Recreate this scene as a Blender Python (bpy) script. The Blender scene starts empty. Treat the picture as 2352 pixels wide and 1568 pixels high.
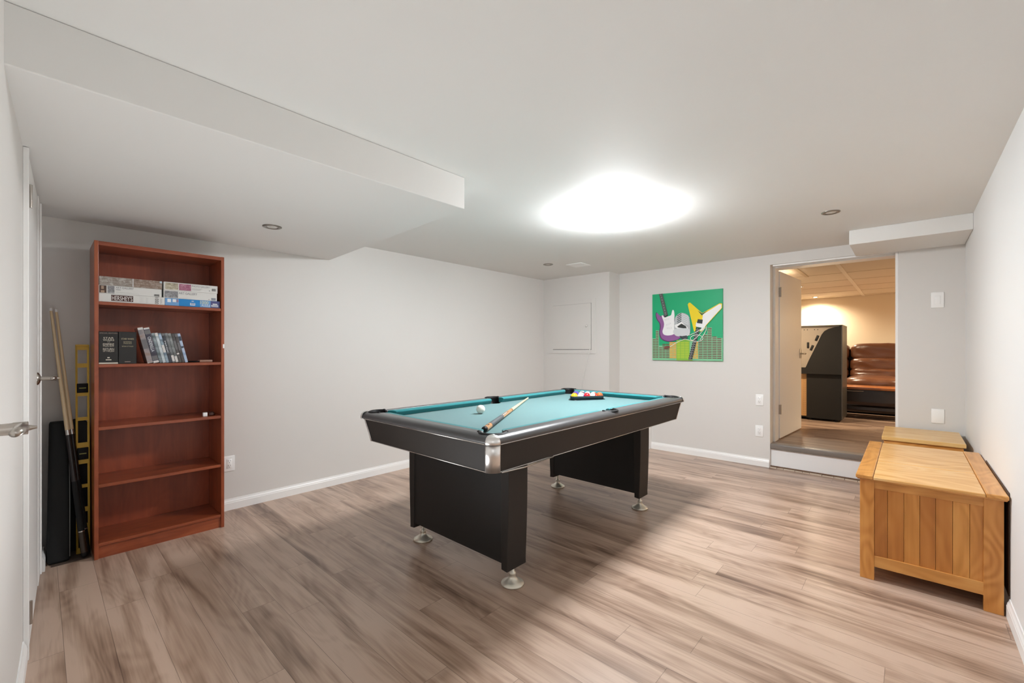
import bpy, bmesh, math, random
from math import sin, cos, pi, radians, sqrt, atan2
from mathutils import Vector, Matrix, Euler, noise

# ------------------------------------------------------------------ camera, world, exposure
scene = bpy.context.scene
COL = scene.collection
CAM_H = 1.2
cam_data = bpy.data.cameras.new('camera')
cam_data.sensor_width = 36.0
cam_data.lens = 994.47 / 2352 * 36.0
cam_data.shift_y = -(784 - 801.1) / 2352
cam_data.clip_start = 0.02
cam = bpy.data.objects.new('camera', cam_data)
cam.location = (0, 0, CAM_H)
cam.rotation_euler = (pi / 2, 0, 0.74104)
COL.objects.link(cam)
scene.camera = cam

world = bpy.data.worlds.new('world')
scene.world = world
world.use_nodes = True
world.node_tree.nodes['Background'].inputs[0].default_value = (0.6, 0.6, 0.6, 1)
world.node_tree.nodes['Background'].inputs[1].default_value = 0.3

scene.view_settings.view_transform = 'Standard'
scene.view_settings.look = 'None'
scene.view_settings.gamma = 1.0
scene.view_settings.use_curve_mapping = False
scene.view_settings.exposure = 0.28

# added fill lights standing in for a photographer's strobe: one aimed up, one beside camera
def fill_light(name, kind, loc, watt, rot=(0, 0, 0), size=2.6, rad=0.2):
    ld = bpy.data.lights.new(name, kind); ld.energy = watt; ld.color = (0.935, 0.972, 1.0); ld.shadow_soft_size = rad
    if kind == 'SPOT': ld.spot_size = size; ld.spot_blend = 1.0
    o = bpy.data.objects.new(name, ld); o.location = loc; o.rotation_euler = rot; COL.objects.link(o); return o
fill_light('bounce_fill', 'SPOT', (-1.75, 0.8, 0.25), 30, (pi, 0, 0), 2.95, 0.3)
fill_light('camera_fill', 'POINT', (-0.05, 0.1, 1.35), 2.5, rad=0.2)

LAMP_EMIT = 172.0
ROOM2_WATT = 165.0

# ------------------------------------------------------------------ main dimensions (metres)
XL, XR, YF = -3.738, 0.3372, 4.996          # left wall, right wall, far wall
HC, HB, HBEAM = 2.153, 1.978, 2.0375        # ceiling, left bulkhead, beam over the doorway
F2, C2, Y2A, Y2B = 0.242, 2.12, 5.28, 9.6   # next room: floor, ceiling, near and far wall

# ------------------------------------------------------------------ helpers
def lin(h):
    h = h.lstrip('#')
    r = [int(h[i:i+2], 16) / 255 for i in (0, 2, 4)]
    return tuple((c / 12.92 if c <= 0.04045 else ((c + 0.055) / 1.055) ** 2.4) for c in r) + (1,)

MATS = {}
def mat(name, col, rough=0.5, metal=0.0, bump=0.0, bscale=200.0, var=0.0, vscale=8.0, coat=0.0, spec=0.5, emit=0.0, ecol=None, sheen=0.0):
    if name in MATS: return MATS[name]
    m = bpy.data.materials.new(name); m.use_nodes = True
    nt = m.node_tree; b = nt.nodes['Principled BSDF']
    c = lin(col) if isinstance(col, str) else col
    b.inputs['Base Color'].default_value = c
    b.inputs['Roughness'].default_value = rough
    b.inputs['Metallic'].default_value = metal
    b.inputs['Coat Weight'].default_value = coat
    b.inputs['Specular IOR Level'].default_value = spec
    b.inputs['Sheen Weight'].default_value = sheen
    if emit:
        b.inputs['Emission Color'].default_value = ecol or c
        b.inputs['Emission Strength'].default_value = emit
    tc = nt.nodes.new('ShaderNodeTexCoord')
    if var:
        n = nt.nodes.new('ShaderNodeTexNoise'); n.inputs['Scale'].default_value = vscale; n.inputs['Detail'].default_value = 4
        nt.links.new(tc.outputs['Object'], n.inputs['Vector'])
        mx = nt.nodes.new('ShaderNodeMix'); mx.data_type = 'RGBA'
        mx.inputs[6].default_value = tuple(x * (1 - var) for x in c[:3]) + (1,)
        mx.inputs[7].default_value = tuple(min(1, x * (1 + var)) for x in c[:3]) + (1,)
        nt.links.new(n.outputs['Fac'], mx.inputs[0]); nt.links.new(mx.outputs[2], b.inputs['Base Color'])
    if bump:
        n = nt.nodes.new('ShaderNodeTexNoise'); n.inputs['Scale'].default_value = bscale; n.inputs['Detail'].default_value = 3
        nt.links.new(tc.outputs['Object'], n.inputs['Vector'])
        bp = nt.nodes.new('ShaderNodeBump'); bp.inputs['Strength'].default_value = bump; bp.inputs['Distance'].default_value = 0.002
        nt.links.new(n.outputs['Fac'], bp.inputs['Height']); nt.links.new(bp.outputs[0], b.inputs['Normal'])
    MATS[name] = m
    return m

class NT:
    """small wrapper to write node graphs as expressions"""
    def __init__(s, name, rough=0.5):
        s.m = bpy.data.materials.new(name); s.m.use_nodes = True; s.nt = s.m.node_tree
        s.b = s.nt.nodes['Principled BSDF']; s.b.inputs['Roughness'].default_value = rough
        s.tc = s.nt.nodes.new('ShaderNodeTexCoord')
    def put(s, sock, v):
        if hasattr(v, 'is_output') or isinstance(v, bpy.types.NodeSocket): s.nt.links.new(v, sock)
        else: sock.default_value = v
    def math(s, op, a, b=0.0, c=None):
        n = s.nt.nodes.new('ShaderNodeMath'); n.operation = op
        s.put(n.inputs[0], a); s.put(n.inputs[1], b)
        if c is not None: s.put(n.inputs[2], c)
        return n.outputs[0]
    def sep(s, v):
        n = s.nt.nodes.new('ShaderNodeSeparateXYZ'); s.put(n.inputs[0], v); return n.outputs
    def comb(s, x, y, z=0.0):
        n = s.nt.nodes.new('ShaderNodeCombineXYZ'); s.put(n.inputs[0], x); s.put(n.inputs[1], y); s.put(n.inputs[2], z); return n.outputs[0]
    def noise(s, v, scale=1.0, detail=3.0, dist=0.0, rough=0.5):
        n = s.nt.nodes.new('ShaderNodeTexNoise'); s.put(n.inputs['Vector'], v)
        n.inputs['Scale'].default_value = scale; n.inputs['Detail'].default_value = detail
        n.inputs['Distortion'].default_value = dist; n.inputs['Roughness'].default_value = rough
        return n.outputs['Fac']
    def white(s, v):
        n = s.nt.nodes.new('ShaderNodeTexWhiteNoise'); n.noise_dimensions = '3D'; s.put(n.inputs['Vector'], v); return n.outputs['Value']
    def ramp(s, f, stops, interp='LINEAR'):
        n = s.nt.nodes.new('ShaderNodeValToRGB'); s.put(n.inputs[0], f); cr = n.color_ramp; cr.interpolation = interp
        while len(cr.elements) > 1: cr.elements.remove(cr.elements[-1])
        cr.elements[0].position = stops[0][0]; cr.elements[0].color = lin(stops[0][1]) if isinstance(stops[0][1], str) else stops[0][1]
        for p_, c in stops[1:]:
            e = cr.elements.new(p_); e.color = lin(c) if isinstance(c, str) else c
        return n.outputs[0]
    def mix(s, f, a, b, mode='MIX'):
        n = s.nt.nodes.new('ShaderNodeMix'); n.data_type = 'RGBA'; n.blend_type = mode
        s.put(n.inputs[0], f)
        s.put(n.inputs[6], lin(a) if isinstance(a, str) else a); s.put(n.inputs[7], lin(b) if isinstance(b, str) else b)
        return n.outputs[2]
    def bump(s, h, strength=0.2, dist=0.002):
        n = s.nt.nodes.new('ShaderNodeBump'); n.inputs['Strength'].default_value = strength; n.inputs['Distance'].default_value = dist
        s.put(n.inputs['Height'], h); s.nt.links.new(n.outputs[0], s.b.inputs['Normal'])

def plank_material(name, width, length, y0, light, mid, dark, seed=0.0, rough=0.33, contrast=1.0):
    t = NT(name, rough)
    o = t.sep(t.tc.outputs['Object'])
    x, y = o[0], o[1]
    yr = t.math('DIVIDE', t.math('SUBTRACT', y, y0), width)
    row = t.math('FLOOR', yr)
    off = t.math('MULTIPLY', t.white(t.comb(row, seed, 0.0)), length)
    xr = t.math('DIVIDE', t.math('ADD', x, off), length)
    colm = t.math('FLOOR', xr)
    pid = t.white(t.comb(row, colm, seed + 3.0))
    shift = t.math('MULTIPLY', pid, 37.0)
    # the grain runs along x and is different on each plank
    gx = t.math('ADD', x, shift)
    v1 = t.comb(t.math('MULTIPLY', x, 0.6), t.math('MULTIPLY', y, 5.0), t.math('MULTIPLY', pid, 0.6))
    v2 = t.comb(t.math('MULTIPLY', gx, 1.2), t.math('MULTIPLY', y, 26.0), shift)
    v3 = t.comb(t.math('MULTIPLY', gx, 4.0), t.math('MULTIPLY', y, 120.0), shift)
    n1 = t.noise(v1, 1.6, 3, 0.6); n2 = t.noise(v2, 1.0, 4, 0.3, 0.6); n3 = t.noise(v3, 1.0, 2)
    rings = t.noise(t.comb(t.math('MULTIPLY', gx, 0.9), t.math('MULTIPLY', y, 3.6), shift), 1.5, 1, 0.4)
    rr = t.math('SINE', t.math('MULTIPLY', rings, 70.0))
    rr = t.math('MULTIPLY', t.math('ADD', rr, 1.0), 0.5)
    s = t.math('MULTIPLY', n1, 1.05)
    s = t.math('ADD', s, t.math('MULTIPLY', n2, 0.50))
    s = t.math('ADD', s, t.math('MULTIPLY', n3, 0.22))
    s = t.math('ADD', s, t.math('MULTIPLY', rr, 0.06))
    s = t.math('ADD', s, t.math('MULTIPLY', t.math('SUBTRACT', pid, 0.5), 0.05))
    s = t.math('SUBTRACT', s, 0.44)
    s = t.math('MULTIPLY_ADD', t.math('SUBTRACT', s, 0.5), contrast * 1.25, 0.5)
    c = t.ramp(s, [(0.12, dark), (0.36, mid), (0.60, light), (0.9, light)])
    # fine joints
    fy = t.math('FRACT', yr); fx = t.math('FRACT', xr)
    jy = t.math('MINIMUM', fy, t.math('SUBTRACT', 1.0, fy)); jx = t.math('MINIMUM', fx, t.math('SUBTRACT', 1.0, fx))
    j = t.math('MAXIMUM', t.math('LESS_THAN', jy, 0.0009 / width), t.math('LESS_THAN', jx, 0.0009 / length))
    c = t.mix(t.math('MULTIPLY', j, 0.55), c, '3a2a22')
    t.nt.links.new(c, t.b.inputs['Base Color'])
    t.bump(t.math('SUBTRACT', n2, t.math('MULTIPLY', j, 1.5)), 0.12, 0.0015)
    return t.m

def wood_material(name, light, mid, dark, axis='z', rough=0.4, scale=1.0, rings=0.25, coat=0.0):
    """grain along the named axis of the object"""
    t = NT(name, rough)
    t.b.inputs['Coat Weight'].default_value = coat
    t.b.inputs['Coat Roughness'].default_value = 0.2
    o = t.sep(t.tc.outputs['Object'])
    k = {'x': 0, 'y': 1, 'z': 2}[axis]
    oth = [i for i in range(3) if i != k]
    a = t.math('MULTIPLY', o[k], 2.0 * scale)
    def vec(m, fa=1.0):
        return t.comb(t.math('MULTIPLY', o[oth[0]], m * scale), t.math('MULTIPLY', o[oth[1]], m * scale), t.math('MULTIPLY', a, fa))
    n1 = t.noise(vec(14), 1.0, 3, 0.8); n2 = t.noise(vec(90), 1.0, 3)
    rg = t.noise(vec(5.0, 0.9), 1.2, 1, 0.5)
    rr = t.math('MULTIPLY', t.math('ADD', t.math('SINE', t.math('MULTIPLY', rg, 60.0)), 1.0), 0.5)
    s = t.math('ADD', t.math('MULTIPLY', n1, 0.9), t.math('MULTIPLY', n2, 0.35))
    s = t.math('ADD', s, t.math('MULTIPLY', rr, rings))
    s = t.math('SUBTRACT', s, 0.15 + rings / 2)
    c = t.ramp(s, [(0.2, dark), (0.48, mid), (0.8, light)])
    t.nt.links.new(c, t.b.inputs['Base Color'])
    t.bump(n2, 0.06, 0.001)
    return t.m

# --- mesh builder
class MB:
    def __init__(s): s.v = []; s.f = []; s.mi = []; s.sm = []
    def add(s, vs, fs, m=0, smooth=False, M=None):
        o = len(s.v)
        for p in vs:
            p = Vector(p)
            s.v.append(M @ p if M is not None else p)
        for f in fs:
            s.f.append(tuple(o + i for i in f)); s.mi.append(m); s.sm.append(smooth)
        return s
    def box(s, x0, x1, y0, y1, z0, z1, m=0, M=None):
        vs = [(x0, y0, z0), (x1, y0, z0), (x1, y1, z0), (x0, y1, z0), (x0, y0, z1), (x1, y0, z1), (x1, y1, z1), (x0, y1, z1)]
        fs = [(0, 3, 2, 1), (4, 5, 6, 7), (0, 1, 5, 4), (1, 2, 6, 5), (2, 3, 7, 6), (3, 0, 4, 7)]
        return s.add(vs, fs, m, False, M)
    def rbox(s, x0, x1, y0, y1, z0, z1, r=0.004, seg=2, m=0, M=None, smooth=True):
        bm = bmesh.new(); bmesh.ops.create_cube(bm, size=1)
        for v in bm.verts:
            v.co = Vector(((x0 + x1) / 2 + v.co.x * (x1 - x0), (y0 + y1) / 2 + v.co.y * (y1 - y0), (z0 + z1) / 2 + v.co.z * (z1 - z0)))
        r = min(r, 0.49 * min(abs(x1 - x0), abs(y1 - y0), abs(z1 - z0)))
        bmesh.ops.bevel(bm, geom=bm.edges[:], offset=r, segments=seg, profile=0.5, affect='EDGES')
        return s.bm(bm, m, smooth, M)
    def bm(s, bm, m=0, smooth=False, M=None):
        bm.verts.index_update()
        vs = [v.co.copy() for v in bm.verts]; fs = [tuple(v.index for v in f.verts) for f in bm.faces]
        bm.free()
        return s.add(vs, fs, m, smooth, M)
    def prism(s, pts, d0, d1, axis='z', m=0, M=None, smooth=False):
        """extrude the 2-D polygon; for axis x the points are (y,z), for y (x,z), for z (x,y)"""
        def to(p, d):
            if axis == 'z': return (p[0], p[1], d)
            if axis == 'y': return (p[0], d, p[1])
            return (d, p[0], p[1])
        n = len(pts)
        vs = [to(p, d0) for p in pts] + [to(p, d1) for p in pts]
        bm = bmesh.new(); bv = [bm.verts.new(v) for v in vs]
        bm.faces.new(bv[:n]); bm.faces.new(bv[n:])
        for i in range(n):
            j = (i + 1) % n; bm.faces.new((bv[i], bv[j], bv[n + j], bv[n + i]))
        bmesh.ops.recalc_face_normals(bm, faces=bm.faces[:])
        bm.verts.index_update()
        if n > 4: bmesh.ops.triangulate(bm, faces=[f for f in bm.faces if len(f.verts) > 4])
        return s.bm(bm, m, smooth, M)
    def lathe(s, prof, n=32, m=0, M=None, smooth=True, a0=0.0, a1=2 * pi):
        full = abs(a1 - a0 - 2 * pi) < 1e-6
        k = n if full else n + 1
        vs = []; fs = []
        for i in range(k):
            a = a0 + (a1 - a0) * i / n
            for r, z in prof: vs.append((r * cos(a), r * sin(a), z))
        L = len(prof)
        for i in range(n):
            j = (i + 1) % k if full else i + 1
            for q in range(L - 1):
                fs.append((i * L + q, j * L + q, j * L + q + 1, i * L + q + 1))
        return s.add(vs, fs, m, smooth, M)
    def cyl(s, p0, p1, r0, r1=None, n=16, m=0, smooth=True, caps=True):
        p0 = Vector(p0); p1 = Vector(p1); r1 = r0 if r1 is None else r1
        d = p1 - p0; q = d.to_track_quat('Z', 'Y').to_matrix().to_4x4(); q.translation = p0
        L = d.length
        s.lathe([(r0, 0), (r1, L)], n, m, q, smooth)
        if caps:
            for (r, z, rev) in ((r0, 0, True), (r1, L, False)):
                if r > 1e-5:
                    vs = [(r * cos(2 * pi * i / n), r * sin(2 * pi * i / n), z) for i in range(n)]
                    s.add(vs, [tuple(range(n))[::-1] if rev else tuple(range(n))], m, False, q)
        return s
    def tube(s, pts, r, n=8, m=0):
        pts = [Vector(p) for p in pts]; vs = []; fs = []
        up = Vector((0.123, 0.456, 0.88)).normalized()
        for i, p in enumerate(pts):
            d = (pts[min(i + 1, len(pts) - 1)] - pts[max(i - 1, 0)]).normalized()
            a = d.cross(up).normalized(); b = d.cross(a).normalized()
            rr = r[i] if isinstance(r, (list, tuple)) else r
            for k in range(n):
                t = 2 * pi * k / n; vs.append(p + a * cos(t) * rr + b * sin(t) * rr)
        for i in range(len(pts) - 1):
            for k in range(n):
                fs.append((i * n + k, i * n + (k + 1) % n, (i + 1) * n + (k + 1) % n, (i + 1) * n + k))
        fs.append(tuple(range(n))[::-1]); fs.append(tuple(range((len(pts) - 1) * n, len(pts) * n)))
        return s.add(vs, fs, m, True)
    def text(s, body, org, u, v, height, m=0, width=None, align='LEFT', lift=0.0):
        """flat lettering in the plane spanned by u (reading direction) and v (up)"""
        vs, fs, w, h = text_geo(body)
        u = Vector(u).normalized(); v = Vector(v).normalized(); n = u.cross(v); org = Vector(org)
        sc = height / h; sx = sc if width is None else width / w
        off = {'LEFT': 0, 'CENTER': -w * sx / 2, 'RIGHT': -w * sx}[align]
        return s.add([org + u * (p[0] * sx + off) + v * (p[1] * sc) + n * lift for p in vs], fs, m)
    def build(s, name, mats, parent=None, origin=None, bevel=0.0, bseg=2, uvcheck=False):
        W = wm(parent) if parent else Matrix.Identity(4)
        if parent is None and origin is not None: W = Matrix.Translation(origin)
        Wi = W.inverted()
        me = bpy.data.meshes.new(name)
        me.from_pydata([Wi @ p for p in s.v], [], s.f)
        for mm in (mats if isinstance(mats, (list, tuple)) else [mats]): me.materials.append(mm)
        me.polygons.foreach_set('material_index', s.mi)
        me.polygons.foreach_set('use_smooth', s.sm)
        me.validate(); me.update()
        o = bpy.data.objects.new(name, me); COL.objects.link(o)
        if parent: o.parent = parent
        elif origin is not None: o.location = origin
        if bevel:
            md = o.modifiers.new('bevel', 'BEVEL'); md.width = bevel; md.segments = bseg; md.limit_method = 'ANGLE'; md.angle_limit = radians(40)
        return o

_txt = {}
def text_geo(body):
    if body in _txt: return _txt[body]
    cu = bpy.data.curves.new('lettering', 'FONT'); cu.body = body; cu.size = 1.0; cu.resolution_u = 3
    o = bpy.data.objects.new('lettering', cu); COL.objects.link(o)
    bpy.context.view_layer.update()
    me = bpy.data.meshes.new_from_object(o.evaluated_get(bpy.context.evaluated_depsgraph_get()))
    vs = [v.co.copy() for v in me.vertices]; fs = [tuple(p.vertices) for p in me.polygons]
    bpy.data.objects.remove(o); bpy.data.curves.remove(cu); bpy.data.meshes.remove(me)
    x0 = min(v.x for v in vs); x1 = max(v.x for v in vs); y0 = min(v.y for v in vs); y1 = max(v.y for v in vs)
    vs = [(v.x - x0, v.y - y0) for v in vs]
    _txt[body] = (vs, fs, x1 - x0, y1 - y0)
    return _txt[body]

def wm(o):
    M = Matrix.LocRotScale(o.location, o.rotation_euler, o.scale)
    return wm(o.parent) @ M if o.parent else M

def tag(o, label=None, cat=None, group=None, kind=None):
    if label: o['label'] = label
    if cat: o['category'] = cat
    if group: o['group'] = group
    if kind: o['kind'] = kind
    return o

def thing(name, label, cat, loc, rz=0.0, group=None):
    o = bpy.data.objects.new(name, None); COL.objects.link(o)
    o.location = loc; o.rotation_euler = (0, 0, rz); o.empty_display_size = 0.1
    return tag(o, label, cat, group)

def struct(o): o['kind'] = 'structure'; return o

def copy_tree(o, parent=None):
    c = o.copy(); COL.objects.link(c)
    if parent: c.parent = parent
    for ch in [k for k in bpy.data.objects if k.parent == o]: copy_tree(ch, c)
    return c

def boolean_cut(o, cutters):
    for c in cutters:
        md = o.modifiers.new('cut', 'BOOLEAN'); md.operation = 'DIFFERENCE'; md.solver = 'EXACT'; md.object = c
    bpy.context.view_layer.update()
    me = bpy.data.meshes.new_from_object(o.evaluated_get(bpy.context.evaluated_depsgraph_get()))
    o.modifiers.clear(); old = o.data; o.data = me; bpy.data.meshes.remove(old); me.name = o.name

# ------------------------------------------------------------------ materials
M = {}
def wall_paint(name, col, rough=0.55):
    t = NT(name, rough)
    n = t.noise(t.tc.outputs['Object'], 1.3, 3)
    c = lin(col)
    t.nt.links.new(t.mix(n, tuple(x * 0.985 for x in c[:3]) + (1,), tuple(min(1, x * 1.015) for x in c[:3]) + (1,)), t.b.inputs['Base Color'])
    t.bump(t.noise(t.tc.outputs['Object'], 55, 3), 0.12, 0.0012)
    return t.m
M['wall'] = wall_paint('wall_paint', 'dfdcd8')
M['ceil'] = wall_paint('ceiling_paint', 'eae9e6', 0.7)
M['wall_right'] = wall_paint('lit_right_wall_paint', 'ebebea')  # wall paint lightened, the stronger light on this wall put into its colour
M['white'] = mat('white_trim', 'f6f5f3', 0.35, bump=0.04, bscale=40)
M['door'] = mat('white_door', 'f0efed', 0.4, bump=0.04, bscale=30)
M['plastic'] = mat('white_plastic', 'fbfbfa', 0.3)
M['slot'] = mat('dark_slot', '2a2826', 0.6)
M['nickel'] = mat('satin_nickel', 'b5aea6', 0.28, 1.0)
M['chrome'] = mat('chrome', 'e6e4e2', 0.30, 1.0)
M['cream'] = wall_paint('cream_paint', 'e9dcc6')
M['tile'] = wall_paint('ceiling_tile', 'd8cbb8', 0.8)
M['tstrip'] = mat('ceiling_strip', 'e2d8c8', 0.6)
M['floor'] = plank_material('laminate_planks', 0.139, 1.21, 1.18, 'c3a996', 'a48976', '6e5547', 2.0, 0.30, 0.95)
M['floor2'] = plank_material('dark_laminate_planks', 0.13, 1.21, 0.0, '8f7969', '6f5a4d', '4d3c33', 9.0, 0.35, 0.8)
M['blacklam'] = mat('black_laminate', '2b2724', 0.58, spec=0.35, bump=0.25, bscale=500)
M['blackflat'] = mat('flat_black', '151413', 0.55, bump=0.2, bscale=400)
M['rail'] = mat('dark_grey_rail', '4b4b4c', 0.36, bump=0.1, bscale=600, coat=0.15)
M['rubber'] = mat('black_rubber', '0d0d0e', 0.6, spec=0.3)
M['cloth'] = mat('teal_cloth', '557e80', 0.95, bump=0.25, bscale=900, var=0.04, vscale=5, sheen=0.3)
M['cloth_rail'] = mat('teal_cushion_cloth', '1c7a7e', 0.9, bump=0.25, bscale=900, var=0.04, vscale=9, sheen=0.2)
M['silver'] = mat('silver_trim', 'c9c6c2', 0.25, 0.9)
M['foot'] = mat('champagne_metal', 'd6d1c4', 0.34, 0.7)
M['book_v'] = wood_material('mahogany_upright', 'ab5c36', '984a29', '7a351c', 'z', 0.35, 1.0, 0.1, 0.25)
M['book_h'] = wood_material('mahogany_shelf', 'a65632', '914526', '73321b', 'y', 0.3, 1.0, 0.1, 0.3)
M['book_b'] = wood_material('mahogany_back', 'aa5230', '984628', '83391f', 'z', 0.38, 1.0, 0.08, 0.2)
M['pine_z'] = wood_material('honey_wood_upright', 'e0a055', 'd28f46', 'bb7732', 'z', 0.38, 1.0, 0.28, 0.2)
M['pine_x'] = wood_material('honey_wood_across', 'e0a45c', 'd09149', 'b67834', 'x', 0.35, 1.0, 0.25, 0.25)
M['pine_y'] = wood_material('honey_wood_along', 'e2a65c', 'd39349', 'b97a35', 'y', 0.35, 1.0, 0.25, 0.25)
M['pale_x'] = wood_material('pale_wood_across', 'f2c78c', 'e9b672', 'd99f58', 'x', 0.35, 0.8, 0.3, 0.25)
M['pale2'] = wood_material('pale_blanket_box_wood', 'f0cc90', 'e9bd78', 'dcaa62', 'x', 0.35, 0.7, 0.1, 0.2)
M['leather'] = mat('brown_leather', '5a3724', 0.32, bump=0.5, bscale=45, var=0.12, vscale=6, coat=0.15)
M['leather_dark'] = mat('dark_brown_leather', '2a1a12', 0.4, bump=0.4, bscale=45)
M['tabletop'] = wood_material('coffee_table_wood', 'a5683a', '8f542b', '6f3e1f', 'x', 0.25, 1.0, 0.1, 0.3)
M['darkwood'] = mat('dark_stained_wood', '1d130d', 0.4)
M['machine'] = mat('machine_black', '141210', 0.6, spec=0.25, bump=0.3, bscale=500)
M['machine_metal'] = mat('machine_grey_metal', '8a8074', 0.42, 0.4)
M['pegboard'] = mat('tan_hardboard', '9a7448', 0.7)
M['yellow'] = mat('yellow_aluminium', 'd2ab3c', 0.4, 0.1, var=0.08)
M['felt_black'] = mat('black_nylon', '101213', 0.8, bump=0.3, bscale=300)
M['maple'] = mat('pale_maple', 'e2cba3', 0.3, coat=0.4)
M['amber'] = mat('amber_wood', 'c98f58', 0.3, coat=0.4)
M['wrap'] = mat('grey_linen_wrap', '4b5054', 0.6, bump=0.8, bscale=500, var=0.4, vscale=160)
M['cord'] = mat('white_cord', 'd9d8d4', 0.5)
M['lamp_on'] = mat('lit_diffuser', 'ffffff', 0.5, emit=LAMP_EMIT, ecol=(0.94, 0.97, 1.0, 1))
M['spot_on'] = mat('lit_spot_bulb', 'ffffff', 0.5, emit=60, ecol=(1.0, 0.82, 0.55, 1))
M['bulb_off'] = mat('unlit_bulb', 'd8d5cf', 0.25)
M['trim_ring'] = mat('brushed_ring', '8b857d', 0.3, 0.8)

# ------------------------------------------------------------------ the room shell
T = 0.12
b = MB(); b.box(XL - T, XR + T, -0.4, YF + 0.02, -0.10, 0.0); struct(b.build('floor', M['floor']))
b = MB(); b.box(XL - T, XR + T, -0.4, YF, HC, HC + 0.1); struct(b.build('ceiling', M['ceil']))
b = MB(); b.box(XL - T, XL, -0.4, YF + 0.28, 0, HC); struct(b.build('wall_left', M['wall']))
b = MB(); b.box(XR, XR + T, -0.4, YF, 0, HC); struct(b.build('wall_right', M['wall_right']))
# far wall with the raised doorway
DX0, DX1, DZ1 = -1.031, -0.062, 2.05
b = MB()
b.box(XL, DX0, YF, Y2A, 0, HC)
b.box(DX1, 1.6, YF, Y2A, 0, HC)
b.box(DX0, DX1, YF, Y2A, DZ1, HC)
struct(b.build('wall_far', M['wall']))
# boxed column in the far left corner
b = MB(); b.box(XL, -2.715, 4.74, YF, 0, HC); struct(b.build('wall_column', M['wall']))
# low boxed ledge at the foot of the far wall, seen beside the table leg
b = MB(); b.box(-2.715, -2.285, 4.93, YF, 0, 0.42); struct(b.build('trim_1', M['white'], bevel=0.003))
# bulkhead along the left wall and the beam over the doorway
b = MB(); b.prism([(XL, -0.4), (-1.8227, -0.4), (-1.8227, 1.600), (XL, 1.722)], HB, HC, 'z'); struct(b.build('ceiling_bulkhead', M['ceil'], bevel=0.004))
b = MB(); b.box(-0.351, XR, 4.41, YF, HBEAM, HC); struct(b.build('ceiling_beam', M['ceil'], bevel=0.004))

# near wall: runs a little out of square; local x along the wall, local y into the room
TH = math.atan(-0.0335)
NM = Matrix.Translation((-3.45, -0.010, 0)) @ Matrix.Rotation(TH, 4, 'Z')
def near(s, d, z): return NM @ Vector((s, d, z))
b = MB(); b.box(-0.3, 3.80, -0.12, 0.0, 0, HC, M=NM); struct(b.build('wall_near', M['wall']))
# closet door (far one)
d1 = MB(); d1.box(0.205, 0.915, 0.001, 0.013, 0.012, 1.965, M=NM)
door1 = struct(d1.build('door_1', M['door'], bevel=0.002))
def casing(name, s0, s1, z1, w=0.075, th=0.018, wl=None):
    b = MB(); wl = w if wl is None else wl
    b.box(s0 - wl, s0, 0.0, th, 0, z1, M=NM); b.box(s1, s1 + w, 0.0, th, 0, z1, M=NM)
    b.box(s0 - wl, s0 - wl + 0.012, 0.0, th + 0.006, 0, z1, M=NM)
    return struct(b.build(name, M['white'], bevel=0.002))
casing('trim_2', 0.2, 0.92, HB - 0.002, 0.03, 0.016, 0.17)
def hinge(b, s, z):
    b.cyl(near(s, 0.018, z - 0.045), near(s, 0.018, z + 0.045), 0.006)
    b.box(s - 0.022, s, 0.012, 0.0145, z - 0.045, z + 0.045, M=NM)
for z in (1.80, 0.165):
    b = MB(); hinge(b, 0.905, z); b.build('hinge', M['nickel'], door1)
def lever(parent, s, z, d0):
    b = MB()
    R = NM @ Matrix.Translation((s, d0, z)) @ Matrix.Rotation(-pi / 2, 4, 'X')
    b.lathe([(0, 0.012), (0.012, 0.012), (0.020, 0.010), (0.030, 0.004), (0.031, 0.0)], 28, M=R)
    b.cyl(near(s, d0 + 0.008, z), near(s, d0 + 0.050, z), 0.0105, 0.0120)
    b.cyl(near(s, d0 + 0.046, z), near(s, d0 + 0.066, z), 0.0125, 0.0125, 20)
    b.cyl(near(s, d0 + 0.066, z), near(s, d0 + 0.078, z), 0.006, 0.0025)
    b.tube([near(s, d0 + 0.057, z), near(s + 0.03, d0 + 0.058, z + 0.002), near(s + 0.06, d0 + 0.057, z + 0.003), near(s + 0.085, d0 + 0.053, z + 0.002)], [0.0115, 0.0100, 0.0090, 0.0070], 16)
    return b.build('door_handle', M['nickel'], parent)
lever(door1, 0.255, 1.052, 0.013)
# second, nearer door of which only a slab edge and the lever show
d2 = MB(); d2.box(2.02, 2.80, 0.001, 0.009, 0.012, 1.965, M=NM)
door2 = struct(d2.build('door_2', M['door'], bevel=0.001))
lever(door2, 2.18, 1.046, 0.003)

# baseboards: profile (out from wall, up)
BP = [(0, 0), (0.013, 0), (0.013, 0.052), (0.011, 0.056), (0.011, 0.062), (0.006, 0.072), (0.004, 0.082), (0, 0.082)]
def baseboard(name, p0, p1, nrm):
    p0 = Vector((p0[0], p0[1], 0)); p1 = Vector((p1[0], p1[1], 0)); nrm = Vector((nrm[0], nrm[1], 0)).normalized()
    vs = [p0 + nrm * a + Vector((0, 0, z)) for a, z in BP] + [p1 + nrm * a + Vector((0, 0, z)) for a, z in BP]
    n = len(BP); fs = [tuple(range(n)), tuple(range(n, 2 * n))[::-1]] + [(i, (i + 1) % n, n + (i + 1) % n, n + i) for i in range(n)]
    b = MB(); b.add(vs, fs)
    o = struct(b.build(name, M['white']))
    bm = bmesh.new(); bm.from_mesh(o.data); bmesh.ops.recalc_face_normals(bm, faces=bm.faces[:]); bm.to_mesh(o.data); bm.free()
    return o
baseboard('baseboard_left', (XL, 0.86), (XL, 4.74), (1, 0))
baseboard('baseboard_far', (-2.285, YF), (DX0 - 0.006, YF), (0, -1))
baseboard('baseboard_right', (XR, 2.93), (XR, -0.1), (-1, 0))
q0 = near(0.955, 0, 0); q1 = near(1.98, 0, 0)
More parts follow.
